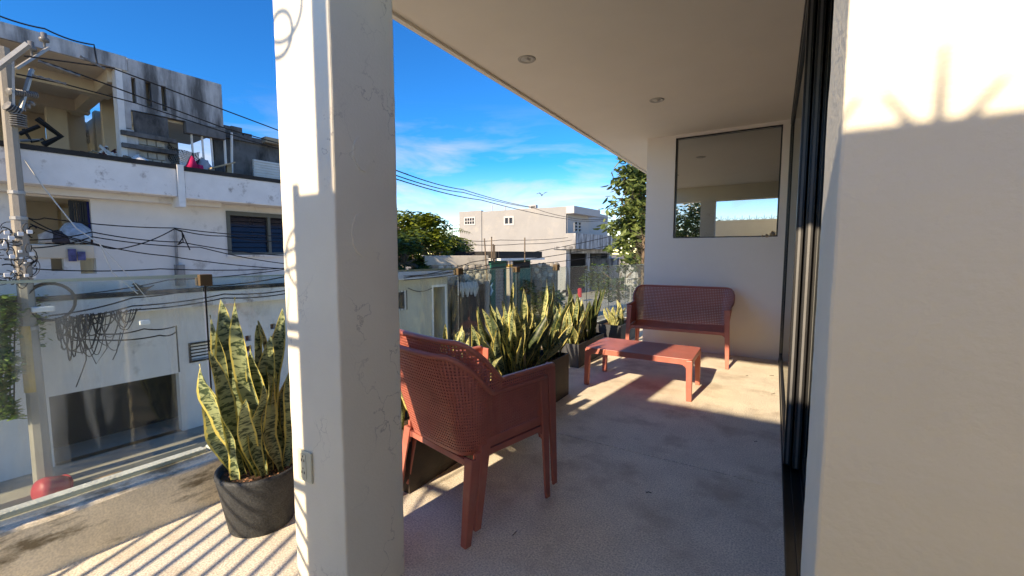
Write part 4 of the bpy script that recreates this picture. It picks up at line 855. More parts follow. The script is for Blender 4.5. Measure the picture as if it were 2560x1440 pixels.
# ---- utility pole
tp, _ = FA.pix(62, 700, -.95); PB = FA.P(tp, ZS + .12, -.95); px_, py2 = PB[0], PB[1]
pole = empty('utility_pole', 'concrete utility pole with steel crossarms in front of the white building', 'pole', PB)
ptop = H + (ray(14, 120)[2] / math.hypot(*ray(14, 120)[:2])) * math.hypot(px_, py2)
MB().tube([(px_, py2, PB[2]), (px_, py2, ptop)], [.150, .090], 8).obj('shaft', M['pole'], pole)
zz = lambda u, v: H + (ray(u, v)[2] / math.hypot(*ray(u, v)[:2])) * math.hypot(px_, py2)
mb = MB(); va = math.atan2(-py2, -px_); za_, zb_ = zz(95, 975), zz(85, 812)
for (z_, r_) in ((za_, .148), (zb_, .139)): mb.v += [(px_ + r_ * math.cos(va + a), py2 + r_ * math.sin(va + a), z_) for a in (-1.25, -.9, -.55, -.2, .1)]
mb.f = [(k, k + 1, k + 6, k + 5) for k in range(4)]; o = mb.obj('yellow_band', M['yellow'], pole); md = o.modifiers.new('t', 'SOLIDIFY'); md.thickness = .012; md.offset = 1
PD_ = math.hypot(px_, py2)
Q = lambda u, v, k=0: tuple(atd(u, v, PD_ + k))
def beam(name, a, b, w_, m): return MB().sweep([a, b], [(-w_, -w_), (w_, -w_), (w_, w_ * .2), (-w_, w_ * .2)]).obj(name, m, pole)
beam('crossarm', Q(-60, 205, -.3), Q(68, 108, -.6), .055, M['galv']); beam('crossarm', Q(38, 170, .2), Q(120, 118, .5), .035, M['galv'])
beam('brace', Q(30, 150, -.2), Q(32, 265, -.2), .03, M['galv']); beam('brace', Q(78, 172, .1), Q(48, 275, -.1), .035, M['galv']); 
for (u, v) in ((112, 100), (80, 122)):
    b = Vector(Q(u, v + 18, .4)); ins = MB().lathe([(.02, 0), (.02, .10), (.075, .11), (.08, .17), (.045, .20), (.05, .28), (.001, .30)], 14, tuple(b)).obj('insulator', M['insul'], pole, True)
def discs(a, b, n, r):
    a, b = Vector(a), Vector(b); mb = MB(); pts, rs = [], []
    for i in range(n):
        for q, rr in ((0, .35), (.3, 1), (.6, 1), (.9, .35)): pts.append(a + (b - a) * ((i + q) / n)); rs.append(r * rr)
    return mb.tube(pts, rs, 10).obj('insulator', M['insul'], pole)
discs(Q(20, 228, -.2), Q(92, 238, .1), 12, .065); discs(Q(14, 262, -.2), Q(48, 282, -.1), 5, .10); discs(Q(45, 285, -.1), Q(47, 318, -.1), 6, .12); discs(Q(50, 275, 0), Q(85, 255, .1), 3, .06)
for z in (-.2, 1.2, 2.0, 2.5): MB().lathe([(.120 - z * .006, 0), (.138 - z * .006, .01), (.138 - z * .006, .07), (.120 - z * .006, .08)], 12, (px_, py2, z)).obj('strap', M['galv'], pole)

# ---- cables
ncab = [0]
def cable(lb, pts, r=.014, sag=0, m='cable', grp='overhead cables', sub=8):
    pp = [Vector(p) for p in pts]; out = []
    for i in range(len(pp) - 1):
        for k in range(sub): q = k / sub; p = pp[i].lerp(pp[i + 1], q); p.z -= sag * 4 * q * (1 - q); out.append(p)
    out.append(pp[-1]); return tag(MB().tube(out, r, 5).obj('cable', M[m]), lb, 'cable', grp)
A_ = lambda u, v, d=-1.0: FA.P(*FA.pix(u, v, d), d)
cable('highest black power line, above the roof of the white building', [A_(-60, 15), A_(112, 72), A_(235, 112), A_(243, 160)], .016, .05)
cable('power line from the upper pole insulators rising past the slit wall', [A_(60, 140), A_(280, 170), A_(560, 275), A_(720, 335, -.9), A_(1020, 436, .5)], .016)
cable('power line crossing the slits of the hanging wall', [A_(95, 150), A_(210, 190), A_(560, 320), A_(720, 365)], .016)
cable('lowest of the power lines crossing the open top floor', [A_(40, 185), A_(160, 210), A_(340, 258), A_(620, 350), A_(740, 385)], .014)
for (u0, v0, u1, v1) in ((95, 152, 200, 190), (80, 188, 165, 210), (200, 140, 262, 172)):
    o = MB(); a, b = Vector(A_(u0, v0)), Vector(A_(u1, v1)); pts, rs = [], []
    for i in range(9): pts.append(a.lerp(b, i / 8)); rs.append(.015 if i % 2 else .032)
    tag(o.tube(pts, rs, 7).obj('line_insulator', M['insul']), {190: 'string insulator on the middle power line over the open room', 210: 'string insulator on the lowest power line over the open room', 172: 'string insulator on the top power line near the white column'}[v1], 'insulator', 'string insulators on the lines')
low = [('cable from the pole running under the middle storey window', [(60, 540), (110, 545), (436, 570), (700, 590)]), ('second cable under the middle storey window, sagging to the conduit', [(75, 560), (250, 615), (320, 618), (436, 572)]),
       ('cable reaching the wall conduit from the right', [(436, 572), (560, 590), (720, 603)]), ('long cable falling from the pole across the white wall', [(70, 545), (200, 600), (420, 640), (720, 672)]),
       ('cable falling to the right just below the balcony', [(60, 600), (230, 580), (450, 605), (720, 640)]), ('thin cable crossing the wall above the bird', [(80, 620), (230, 592), (500, 618), (720, 660)]),
       ('nearly level cable over the ledge', [(80, 672), (400, 672), (720, 670)]), ('cable rising to the right above the glass railing', [(150, 740), (420, 700), (720, 672)]),
       ('upper bundled cable rising behind the glass railing', [(120, 790), (330, 745), (520, 715), (720, 690)]), ('middle bundled cable rising behind the glass railing', [(140, 800), (330, 765), (560, 735), (720, 725)]),
       ('lower bundled cable rising behind the glass railing', [(140, 806), (330, 775), (560, 745), (720, 733)]), ('cable sagging below the bundle near the garage', [(250, 835), (360, 822), (440, 815), (448, 930)]), ('cable crossing the clear wall beside the louvred vent', [(140, 830), (250, 850), (400, 838), (440, 830)])]
for i, (lb, p) in enumerate(low): cable(lb, [A_(u, v, -.9 + .05 * (i % 5)) for u, v in p], .017 if i > 7 else .013, .05)
cable('white guy wire slanting down from the roof edge', [A_(62, 400, -.8), A_(110, 470, -.9), A_(190, 570, -1), A_(250, 610, -1.1), A_(280, 680, -1.1), A_(345, 735, -1.0)], .012, 0, 'wirew')
cable('second thin white wire beside the guy wire', [A_(250, 612, -1.1), A_(300, 665, -1.1), A_(375, 755, -1.0)], .009, 0, 'wirew')
cable('coiled cable hanging from the conduit top', [A_(436, 572, -.2), A_(455, 580, -.3), A_(458, 605, -.3), A_(445, 612, -.3), A_(460, 590, -.25), A_(452, 575, -.25), A_(475, 625, -.2)], .014, 0, grp='overhead cables')
rnd = random.Random(3)
mb = MB()
for i in range(34):
    u0 = rnd.uniform(135, 300); u1 = u0 + rnd.uniform(15, 75); v0, v1 = 795 - (u0 - 140) * .12, 795 - (u1 - 140) * .12; dp = rnd.uniform(10, 110) * (1 if u0 < 260 else .5); off = rnd.uniform(-1.05, -.75)
    mb.tube([A_(u0 + (u1 - u0) * q, v0 + (v1 - v0) * q + dp * (4 * q * (1 - q)) ** .8 + rnd.uniform(-2, 2), off) for q in [k / 10 for k in range(11)]], rnd.choice((.008, .011, .014)), 4)
for (p) in ([(210, 800), (215, 900), (205, 930), (190, 968)], [(150, 800), (155, 870), (200, 882), (235, 868)], [(215, 860), (240, 910), (268, 870), (262, 830)], [(300, 830), (290, 880), (283, 900)]):
    mb.tube([A_(u + rnd.uniform(-2, 2), v, -.9) for u, v in p], .010, 4)
tag(mb.obj('cable_tangle', M['cable']), 'tangle of black looping cables hanging from the bundle beside the pole', 'cable')
mb = MB()
for i in range(42):
    u0, v0 = 25 + rnd.uniform(-20, 60), rnd.uniform(560, 700); a0 = rnd.uniform(0, 6.28); ru, rv = rnd.uniform(8, 34), rnd.uniform(4, 22); sw = rnd.uniform(2, 5); dk0 = -1.0 + rnd.uniform(-.25, .2)
    mb.tube([A_(u0 + ru * math.cos(a0 + sw * k / 9), v0 + rv * math.sin(a0 + sw * k / 9) + 1.2 * k, dk0) for k in range(10)], rnd.choice((.006, .008, .012)), 4)
tag(mb.obj('cable_knot', M['cable']), 'knot of cables and fittings round the pole at balcony height', 'cable')
for i in range(22):
    mb = MB(); t, z = FA.pix(rnd.uniform(5, 90), rnd.uniform(580, 700), -1.15); d = rnd.uniform(-1.25, -.95); s = rnd.uniform(.015, .04); FA.box(mb, t - s, t + s, z - s * .8, z + s * 1.2, d, d + .06); mb.obj('clamp', M['whitepaint'], pole, bevel=.008)
for i, (u, v, w_) in enumerate(((107, 772, .16), (360, 805, .10))):
    t, z = FA.pix(u, v, -1.1); o = MB(); FA.box(o, t - w_, t + w_, z - .06, z + .05, -1.2, -1.05); tag(o.obj('splice_box', M['whitepaint'], bevel=.02), ('white bracket sticking out of the cable coil' if i == 0 else 'small grey splice box hanging on the cables'), 'box')
coil = MB(); t, z = FA.pix(127, 755, -1.05)
for k in range(3): coil.tube([FA.P(t + (.34 + .02 * k) * math.cos(a * .2617), z + (.36 + .02 * k) * math.sin(a * .2617), -1.05 + .03 * k) for a in range(25)], .013, 5)
tag(coil.obj('cable_coil', M['cable']), 'round coil of black cable hanging beside the pole', 'cable')

# ---- vines on the left
def leaf_cloud(mb, pts, size, rnd, droop=.4, asp=.55, up=None):
    for p in pts:
        s = size * rnd.uniform(.6, 1.25); a = rnd.uniform(0, 6.283); d = Vector((math.cos(a), math.sin(a), rnd.uniform(-droop - .35, .35 - droop * .3))).normalized()
        sd = d.cross(Vector((rnd.uniform(-.6, .6), rnd.uniform(-.6, .6), 1))).normalized(); n_ = d.cross(sd); p = Vector(p); w_ = s * asp
        q = [p, p + d * s * .35 + sd * w_ * .5 + n_ * s * .08, p + d * s * .8 + sd * w_ * .32 + n_ * s * .06, p + d * s, p + d * s * .8 - sd * w_ * .32 + n_ * s * .06, p + d * s * .35 - sd * w_ * .5 + n_ * s * .08, p + d * s * .45]
        mb.add(q, [(0, 1, 6), (1, 2, 3, 6), (6, 3, 4, 5), (0, 6, 5)])
vn = empty('vine', 'leafy green vine climbing beside the utility pole', 'vine', FA.P(FA.pix(10, 900, -.9)[0], ZS + .13, -.9))
mb = MB(); pts = []
for i in range(2300):
    v = 735 + 310 * rnd.random() ** 1.1; u = (-40 + 75 * rnd.random()) + (18 * math.sin(v * .05)); pts.append(A_(u, v, -.75 - .5 * rnd.random()))
for i in range(160): pts.append(A_(rnd.uniform(20, 120), rnd.uniform(735, 860), -.85 - .2 * rnd.random()))
leaf_cloud(mb, pts, .13, rnd); mb.obj('leaves', M['vine'], vn)
for k in range(5): MB().tube([A_(-5 + 10 * k, 1020, -.85), A_(-8 + 11 * k, 850, -.8), A_(-15 + 14 * k, 740, -.8)], .012, 5).obj('stem', M['trunk'], vn)
# things on the far pavement and street
t, z = FA.pix(250, 1180, -1.6); lp = MB(); q = [onz(u, v, ZS + .02) for u, v in ((212, 1215), (305, 1180), (312, 1152), (260, 1160))]
mb = MB(); mb.add([(p[0], p[1], ZS + .01) for p in q] + [(p[0], p[1], ZS + .05) for p in q], [(3, 2, 1, 0), (4, 5, 6, 7), (0, 1, 5, 4), (1, 2, 6, 5), (2, 3, 7, 6), (3, 0, 4, 7)]); tag(mb.obj('plywood_sheet', mat('plywood', (.50, .33, .20), .8, .15, 3)), 'tan wooden sheet lying flat on the street edge', 'board')
b = onz(128, 1250, ZS); rd = empty('red_tub', 'red rounded plastic tub tipped over on the street below the kerb', 'tub', (b[0], b[1], ZS))
mr = mat('red_paint', (.42, .03, .045), .4, .15, 5)
mb = MB(); mb.lathe([(.17, -.24), (.19, -.24), (.21, -.17), (.24, .09), (.21, .18), (.13, .22), (.001, .23)], 24); mb.obj('shell', mr, None, True); o = COL.objects[-1]; o.location = (b[0], b[1], ZS + .24); o.rotation_euler = (R(75), 0, R(20)); o.parent = rd; o.matrix_parent_inverse = Matrix.Translation(-Vector(rd.location))
mb = MB(); mb.lathe([(.19, -.25), (.21, -.255), (.22, -.23), (.195, -.22)], 24); mb.obj('rim', mr, None, True); o = COL.objects[-1]; o.location = (b[0], b[1], ZS + .24); o.rotation_euler = (R(75), 0, R(20)); o.parent = rd; o.matrix_parent_inverse = Matrix.Translation(-Vector(rd.location))

# ---- white single-storey house
FB_ = st
hB_ = empty('white_house', 'low cream house with flat tin edged roof and dark door beyond the stacked chairs', 'house', FB_.P(13, ZS, .3))
tB1 = FB_.pix(1119, 740)[0]; zB = FB_.pix(1060, 690)[1]
dB = (FB_.pix(1083, 760)[0], FB_.pix(1112, 760)[0], ZS + .13, FB_.pix(1097, 717)[1]); wB = (FB_.pix(985, 760)[0], FB_.pix(1016, 760)[0], FB_.pix(1010, 775)[1], FB_.pix(1010, 726)[1])
FB_.wall(MB(), 9.4, tB1, ZS + .1, zB, 0, .2, [dB, wB]).obj('wall', M['beige'], hB_)
FB_.box(MB(), 9.4, tB1, ZS + .1, zB, 2.5, 2.6).obj('shade_backing_wall', M['dark'], hB_)  # near-black colour stands in for the dim interior behind door and window
FB_.box(MB(), tB1 - .2, tB1, ZS + .1, zB, .2, 6).obj('wall', M['beige'], hB_)
FB_.box(MB(), 9.4, tB1 + .15, zB, zB + .12, -.4, 7).obj('roof', M['tin'], hB_)
FB_.box(MB(), 9.4, tB1 + .15, zB - .03, zB + .28, -.46, -.402).obj('fascia', M['tin'], hB_); FB_.box(MB(), 9.4, tB1 + .15, zB - .06, zB - .032, -.46, -.1).obj('soffit', M['whitepaint'], hB_)
wn = FB_.wall(MB(), *wB, .02, .1, [(wB[0] + .08, wB[1] - .06, wB[2] + .06, wB[3] - .06)]).obj('window', M['whitepaint'], hB_); FB_.box(MB(), wB[0] + .08, wB[1] - .06, wB[2] + .06, wB[3] - .06, .07, .08).obj('pane', M['darkglass'], wn)
for k in range(4): t = wB[0] + .15 + k * .17; FB_.box(MB(), t - .012, t + .012, wB[2], wB[3], .0 - .02, -.003).obj('bar', M['iron'], wn)
FB_.wall(MB(), dB[0] - .1, dB[1] + .1, dB[2], dB[3] + .1, -.03, -.003, [(dB[0], dB[1], dB[2] - 1, dB[3])]).obj('door_frame', M['whitepaint'], hB_)
cable('dark wire sagging across the front of the low cream house', [FB_.P(*FB_.pix(1020, 720, -.1), -.1), FB_.P(*FB_.pix(1080, 720, -.1), -.1)], .015, .15)
bk = empty('bucket', 'open blue-grey drum by the door of the low cream house', 'drum', FB_.P(FB_.pix(1085, 800, -.8)[0], ZS + .13, -.8)); MB().lathe([(.001, 0), (.33, 0), (.37, .9), (.34, .9), (.31, .1), (.001, .1)], 20, tuple(bk.location)).obj('body', mat('blue_grey_plastic', (.12, .17, .19), .5, .1, 4), bk, True)
# planted roof box behind the low house
bx = st.box(MB(), 12.3, 14.3, zB + .15, zB + .62, 2.2, 3.4).obj('roof_planter', M['dark']); tag(bx, 'dark trough on the roof of the low cream house under the bushes', 'planter')

# ---- stone wall with render band
FC = Frame(st.P(16.2, 0, 1.4), (.55, 1, 0))
sw = empty('stone_wall', 'weathered rubble stone wall with rendered top, beyond the low cream house', 'wall', FC.P(0, ZS, 0))
s0, s1 = FC.pix(1062, 650)[0], FC.pix(1226, 650)[0]; szt = FC.pix(1150, 639)[1]; szm = FC.pix(1150, 663)[1]
FC.box(MB(), s0, s1, ZS + .1, szm, .06, .4).obj('core', M['mortar'], sw); FC.box(MB(), s0, s1 - .1, szm, szt, .0, .42).obj('render_band', M['render'], sw, bevel=.03)
def rubble(FR, t0, t1, z0, z1, parent, n=300, dd=0, sz=.3, seed=5):
    rn = random.Random(seed); protos = []
    for k in range(6):
        mb = MB(); mb.lathe([(.001, -.5), (.32, -.42), (.5, 0), (.34, .42), (.001, .5)], 7); mb.v = [(x + rn.uniform(-.09, .09), y * .5 + rn.uniform(-.05, .05), z + rn.uniform(-.08, .08)) for x, y, z in mb.v]; protos.append(mb.mesh('stone', M['stone'][k % 3]))
    nx = max(1, int((t1 - t0) / sz)); nz_ = max(1, int((z1 - z0) / (sz * .72))); cnt = 0
    for j in range(nz_):
        for i in range(nx):
            t = t0 + (i + .5 + (.5 if j % 2 else 0) * .9 + rn.uniform(-.2, .2)) * (t1 - t0) / nx; z = z0 + (j + .5 + rn.uniform(-.15, .15)) * (z1 - z0) / nz_
            if t > t1 - .05: continue
            o = bpy.data.objects.new('stone', rn.choice(protos)); COL.objects.link(o); o.location = FR.P(t, z, .05 + dd); o.rotation_euler = (0, rn.uniform(-.5, .5), math.atan2(FR.u.y, FR.u.x)); s = sz * rn.uniform(.9, 1.25); o.scale = (s, s * .7, s * .85)
            o.parent = parent; o.matrix_parent_inverse = Matrix.Translation(-Vector(parent.location)); cnt += 1
rubble(FC, s0 + .5, s1, FC.pix(1150, 712)[1], szm, sw, sz=.34)
dk = FC.box(MB(), FC.pix(1125, 740)[0], FC.pix(1217, 740)[0], ZS + .1, FC.pix(1180, 711)[1], -.25, -.05).obj('dark_sheet', mat('black_plastic_sheet', (.03, .032, .032), .5, .4, 3, .4, 6)); tag(dk, 'black plastic sheet screen in front of the stone wall', 'screen')
t, z = FC.pix(1170, 710, -.4); ln = MB()
for k in range(7): a = k * .16; ln.tube([FC.P(t - .5 + a, z + .12 - .02 * k % .05, -.35), FC.P(t - .46 + a, z - .2, -.38), FC.P(t - .5 + a + .06 * (k % 3), z - .55 - .1 * (k % 2), -.36)], [.07, .11, .05], 6)
tag(ln.obj('hung_laundry', mat('grey_cloth', (.50, .52, .50), .9, .2, 5)), 'pale grey washing hung over the black screen', 'laundry')
tp2, zp2 = FC.pix(1213, 720, -.6); pp = empty('thin_post', 'leaning thin dark pole rising beside the teal gate', 'pole', FC.P(tp2, ZS + .13, -.6)); MB().tube([FC.P(tp2 + .1, ZS + .13, -.6), FC.P(FC.pix(1218, 700, -.6)[0], FC.pix(1218, 700, -.6)[1], -.6), FC.P(FC.pix(1211, 600, -.6)[0], FC.pix(1211, 596, -.6)[1], -.6)], [.05, .04, .03], 6).obj('shaft', M['trunk'], pp)
MB().tube([FC.P(tp2 + .1, ZS + .13, -.55), FC.P(FC.pix(1219, 700, -.6)[0], FC.pix(1219, 702, -.6)[1], -.55)], .12, 6).obj('stump', M['pole'], pp)
for i, (u, v0, v1) in enumerate(((1229, 655, 592), (1233, 655, 610), (1236, 655, 612), (1312, 655, 594))): tag(MB().tube([FC.P(*FC.pix(u, v0, .2), .2), FC.P(*FC.pix(u, v1, .2), .2)], .035, 5).obj('rebar', M['trunk']), ('tallest thin rod at the left end of the teal shop roof', 'second thin rod from the left on the teal shop roof', 'third thin rod from the left on the teal shop roof', 'lone thin rod at the right end of the teal shop roof')[i], 'rod', 'rods on the kiosk roof')
# ---- teal kiosk
FK = Frame(st.P(0, 0, .9), (SM, 1, 0))
ki = empty('teal_kiosk', 'teal painted shop front with roller shutter and dark slab roof', 'shop', FK.P(20, ZS, 0))
k0, k1 = FK.pix(1228, 700)[0], FK.pix(1326, 700)[0]; kz1 = FK.pix(1280, 650)[1]
sh = (FK.pix(1239, 720)[0], FK.pix(1262, 720)[0], ZS + .13, FK.pix(1250, 671)[1])
FK.wall(MB(), k0, k1, ZS + .1, kz1, 0, .2, [sh]).obj('wall', M['teal'], ki)
nS = 22
for k in range(nS):
    z = sh[2] + (sh[3] - sh[2]) * k / nS; FK.box(MB(), sh[0], sh[1], z + .01, z + (sh[3] - sh[2]) / nS - .012, .08, .12).obj('shutter_slat', M['shutter'], ki)
FK.box(MB(), sh[0], sh[1], sh[2], sh[3], .125, .15).obj('shutter_back', M['conc2'], ki)
FK.box(MB(), k0 - .3, k1 + .25, kz1, kz1 + .12, -.9, 2.5).obj('roof', M['whitepaint'], ki); FK.box(MB(), k0 - .2, k1 + .25, kz1 + .122, kz1 + .50, -.7, 2.5).obj('roof_slab', M['blacktop'], ki)
op = (FK.pix(1270, 672)[0], k1 - .1, FK.pix(1290, 672)[1], kz1 - .1); FK.box(MB(), *op, -.02, -.004).obj('opening_shade_panel', M['dark'], ki)  # last box: near-black panel on solid wall, painting the shade of an opening
q = FK.pix(1267, 720, -.7); kp = empty('kiosk_post', 'pale concrete post with a yellow ring before the teal shop front', 'post', FK.P(q[0], ZS, -.9)); MB().tube([FK.P(q[0], ZS, -.9), FK.P(q[0], FK.pix(1267, 652, -.9)[1], -.9)], .19, 10).obj('shaft', M['pole'], kp, True); MB().tube([FK.P(q[0], FK.pix(1267, 668, -.9)[1], -.9), FK.P(q[0], FK.pix(1267, 661, -.9)[1], -.9)], .20, 10).obj('yellow_ring', M['yellow'], kp)
t, z = FK.pix(1225, 722, -.6); tag(MB().tube([FK.P(t, z - .35, -.6), FK.P(t + .15, z - .1, -.6), FK.P(t + .05, z + .1, -.6), FK.P(t + .22, z + .3, -.6)], [.06, .10, .05, .03], 6).obj('light_blue_rag', mat('light_blue_rag', (.3, .5, .6), .8, .4, 6)), 'light blue and white rag tied to the leaning pole', 'rag')
# second stone wall
FD = Frame(st.P(24.5, 0, 1.2), (.6, 1, 0)); s2 = empty('stone_wall', 'pale rubble stone wall between the teal shop and the big house', 'wall', FD.P(0, ZS, 0))
a0, a1 = FD.pix(1332, 680)[0], FD.pix(1396, 680)[0]; az = FD.pix(1360, 657)[1]; FD.box(MB(), a0, a1, ZS + .1, az - .1, .06, .4).obj('core', M['mortar'], s2); rubble(FD, a0, a1, FD.pix(1360, 705)[1], az, s2, sz=.40, seed=8)
# shrubs before it
def bush(name, lb, c, rad, n, size, m, seed, cat='shrub', trunk=True, asp=.55, droop=.3, clumps=14):
    rn = random.Random(seed); e = empty(name, lb, cat, (c[0], c[1], c[2] - rad[2])); mb = MB(); pts = []; cc = []
    while len(cc) < clumps:
        d = Vector((rn.uniform(-1, 1), rn.uniform(-1, 1), rn.uniform(-1, 1)))
        if .25 < d.length < 1: cc.append((d, rn.uniform(.22, .42)))
    for d, r in cc:
        for i in range(n // clumps):
            q = Vector((rn.gauss(0, 1), rn.gauss(0, 1), rn.gauss(0, 1))).normalized() * r * rn.uniform(.5, 1.05) + d; pts.append((c[0] + q.x * rad[0], c[1] + q.y * rad[1], c[2] + q.z * rad[2]))
    leaf_cloud(mb, pts, size, rn, droop, asp); mb.obj('crown', m, e)
    if trunk:
        zb = max(ZS, c[2] - rad[2] * 2.2) if trunk is True else trunk
        tm = MB(); tm.tube([(c[0], c[1], zb), (c[0] + .1, c[1], (zb + c[2]) / 2), (c[0], c[1], c[2])], [.05 * rad[0] + .05, .04 * rad[0] + .04, .03], 7)
        for d, r in cc: tm.tube([(c[0], c[1], c[2] - rad[2] * .4), (c[0] + d.x * rad[0] * .5, c[1] + d.y * rad[1] * .5, c[2] + d.z * rad[2] * .4 - .1), (c[0] + d.x * rad[0], c[1] + d.y * rad[1], c[2] + d.z * rad[2])], [.03 * rad[0] + .01, .02 * rad[0] + .008, .006], 5)
        tm.obj('trunk', M['trunk'], e)
    return e
p = FD.P(*FD.pix(1352, 730, -1.2), -1.2); bush('shrub', 'dark green shrub in front of the pale stone wall', (p[0], p[1], -1.9), (1.3, 1.6, 1.9), 1400, .30, M['leaf_dark'], 21, trunk=ZS)
# trees beyond the low cream house
for i, (u, v, dist, rx, rz, n, sz, m, lb) in enumerate(((1030, 600, 24, 2.0, 1.5, 2600, .34, 'leaf_yel', 'yellow green bushy tree behind the roof of the low cream house'), (1010, 640, 21, 1.7, 1.0, 2200, .28, 'leaf_dark', 'dark bush over the roof trough of the low cream house'), (1075, 622, 29, 2.2, 1.5, 2200, .36, 'leaf_dark', 'dark green tree behind the rendered top of the stone wall'), (1005, 578, 34, 2.3, 1.6, 1800, .40, 'leaf_dark', 'loose topped tree rising beside the column edge'), (1130, 632, 38, 1.6, 1.5, 1400, .40, 'leaf_yel', 'pale green tree against the left edge of the big house'))):
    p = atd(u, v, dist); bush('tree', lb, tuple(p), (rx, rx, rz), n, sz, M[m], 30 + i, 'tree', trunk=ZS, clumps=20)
def palm(name, lb, base, h, n, ln, seed, m):
    rn = random.Random(seed); e = empty(name, lb, 'palm', base); X, Y, Z = base
    MB().tube([(X, Y, Z), (X + .1, Y, Z + h * .5), (X, Y, Z + h)], [.2, .14, .12], 8).obj('trunk', M['trunk'], e)
    for i in range(n):
        a = 6.283 * i / n + rn.uniform(-.2, .2); el = rn.uniform(.0, 1.1); mb = MB(); prev = None; rib = []
        for k in range(9):
            q = k / 8; r = ln * q * math.cos(el * (1 - q * .5)); z = ln * (math.sin(el) * q - .55 * q * q); rib.append(Vector((X + r * math.cos(a), Y + r * math.sin(a), Z + h + z)))
        mb.tube(rib, [.03 - .0028 * k for k in range(9)], 4)
        for k in range(1, 9):
            for f in (0, .5):
                c = rib[k - 1].lerp(rib[k], f); t_ = (rib[k] - rib[k - 1]).normalized()
                for s in (-1, 1):
                    sd = t_.cross(Vector((0, 0, 1))).normalized() * s; l_ = ln * .28 * (1 - .45 * k / 8); tip = c + sd * l_ * .8 + t_ * l_ * .45 - Vector((0, 0, l_ * .45)); mb.add([c, c + t_ * .05 * ln * .5, tip], [(0, 1, 2)])
        mb.obj('frond', m, e)
p = atd(1102, 600, 27); palm('palm_tree', 'feathery palm rising above the stone wall left of the big house', (p[0], p[1], ZS), p[2] - ZS, 20, 2.3, 4, M['leaf_yel'])

# ---- big pale house (front faces the sun)
yD = 44.1; GD = Frame((0, yD, 0), (1, 0, 0))
hd = empty('big_house', 'large pale house with blank sunlit side wall and white balcony canopy', 'house', (-27, yD + 6, ZS))
X0, XS, X1 = GD.pix(1149, 540)[0], GD.pix(1205, 540)[0], GD.pix(1415, 560)[0]
zA, zBm, zC = GD.pix(1160, 529)[1], GD.pix(1300, 523)[1], GD.pix(1410, 516)[1]
w1 = (GD.pix(1164, 550)[0], GD.pix(1188, 550)[0], GD.pix(1175, 561)[1], GD.pix(1175, 545)[1]); w2 = (GD.pix(1262, 550)[0], GD.pix(1283, 550)[0], GD.pix(1270, 561)[1], GD.pix(1270, 543)[1])
GD.wall(MB(), XS, X1, ZS + .1, zBm, 0, .3, [w2]).obj('wall', M['houseD'], hd); GD.wall(MB(), X0, XS - .01, ZS + .1, zA, -.12, .3, [w1]).obj('wall', M['houseD'], hd)
GD.box(MB(), X1 - 1.2, X1, zBm, zC, .0, .3).obj('parapet', M['white'], hd)
GD.box(MB(), X1 - .3, X1 - .002, 2.2, zBm, .3, 14).obj('side_wall', M['white'], hd); GD.box(MB(), X0, X1, zBm - .6, zBm - .35, .3, 14).obj('roof', M['houseD'], hd)
for (w_, nx, nz_, dd) in ((w1, 4, 2, -.12), (w2, 2, 1, 0)):
    f = GD.wall(MB(), w_[0] - .12, w_[1] + .12, w_[2] - .12, w_[3] + .12, dd - .06, dd - .003, [(w_[0] + (w_[1] - w_[0]) * (i + .12) / nx, w_[0] + (w_[1] - w_[0]) * (i + .88) / nx, w_[2] + (w_[3] - w_[2]) * (j + .1) / nz_, w_[2] + (w_[3] - w_[2]) * (j + .9) / nz_) for i in range(nx) for j in range(nz_)]).obj('window', M['white'], hd)
    GD.box(MB(), *w_, dd + .1, dd + .15).obj('pane', M['darkglass'], f)
# upper room face and canopy on the street side, built as a wing turned towards the street
GX = Frame((X1, yD, 0), (.10, 1, 0))   # side facing +X
gz = lambda u, v, d=0: GX.pix(u, v, d)
ca = gz(1482, 540)[0]
GX.box(MB(), 0, ca, gz(1430, 536)[1], zC, -1.0, 1.5).obj('canopy', M['white'], hd)
uw = (gz(1434, 570)[0], gz(1452, 570)[0], gz(1440, 580)[1], gz(1440, 555)[1]); wt = gz(1470, 570)[0]
GX.wall(MB(), .3, wt, gz(1450, 590)[1] - 1, gz(1430, 536)[1], -.02, .25, [uw]).obj('upper_wall', M['white'], hd)
f = GX.wall(MB(), *uw, -.08, .05, [(uw[0] + .1 + i * (uw[1] - uw[0]) / 2, uw[0] - .1 + (i + 1) * (uw[1] - uw[0]) / 2, uw[2] + .1 + j * (uw[3] - uw[2]) / 3, uw[2] - .02 + (j + 1) * (uw[3] - uw[2]) / 3) for i in range(2) for j in range(3)]).obj('window', M['white'], hd); GX.box(MB(), *uw, .06, .1).obj('pane', M['darkglass'], f)
bt = gz(1528, 610)[0]; bz0_, bz1_ = gz(1428, 622, -1.2)[1], gz(1428, 582, -1.2)[1]
GX.box(MB(), -.3, bt, bz0_, bz1_, -1.4, -1.15).obj('balcony_parapet', M['conc'], hd); GX.box(MB(), -.3, bt, bz0_ - .02, bz0_ + .3, -1.14, 1.5).obj('balcony_slab', M['conc'], hd); GX.box(MB(), -.3, .0, bz0_, bz1_, -1.14, 0).obj('balcony_end', M['houseD'], hd)
gh = [(gz(1422, 650)[0] + .3, gz(1466, 650)[0], ZS, bz0_ - .5), (gz(1474, 650)[0], bt - .8, ZS, bz0_ - .5)]
GX.wall(MB(), .0, bt, ZS + .1, bz0_ - .03, -.04, .2, gh).obj('garage_wall', M['conc'], hd); GX.box(MB(), .3, bt, ZS + .1, bz0_, 3, 3.1).obj('garage_back', M['dark'], hd); GX.box(MB(), .3, bt, bz0_ - .25, bz0_ - .04, .21, 3).obj('garage_ceiling', M['dark'], hd); GX.box(MB(), bt, bt + .2, ZS + .1, bz0_, .0, 3).obj('garage_end', M['conc'], hd)
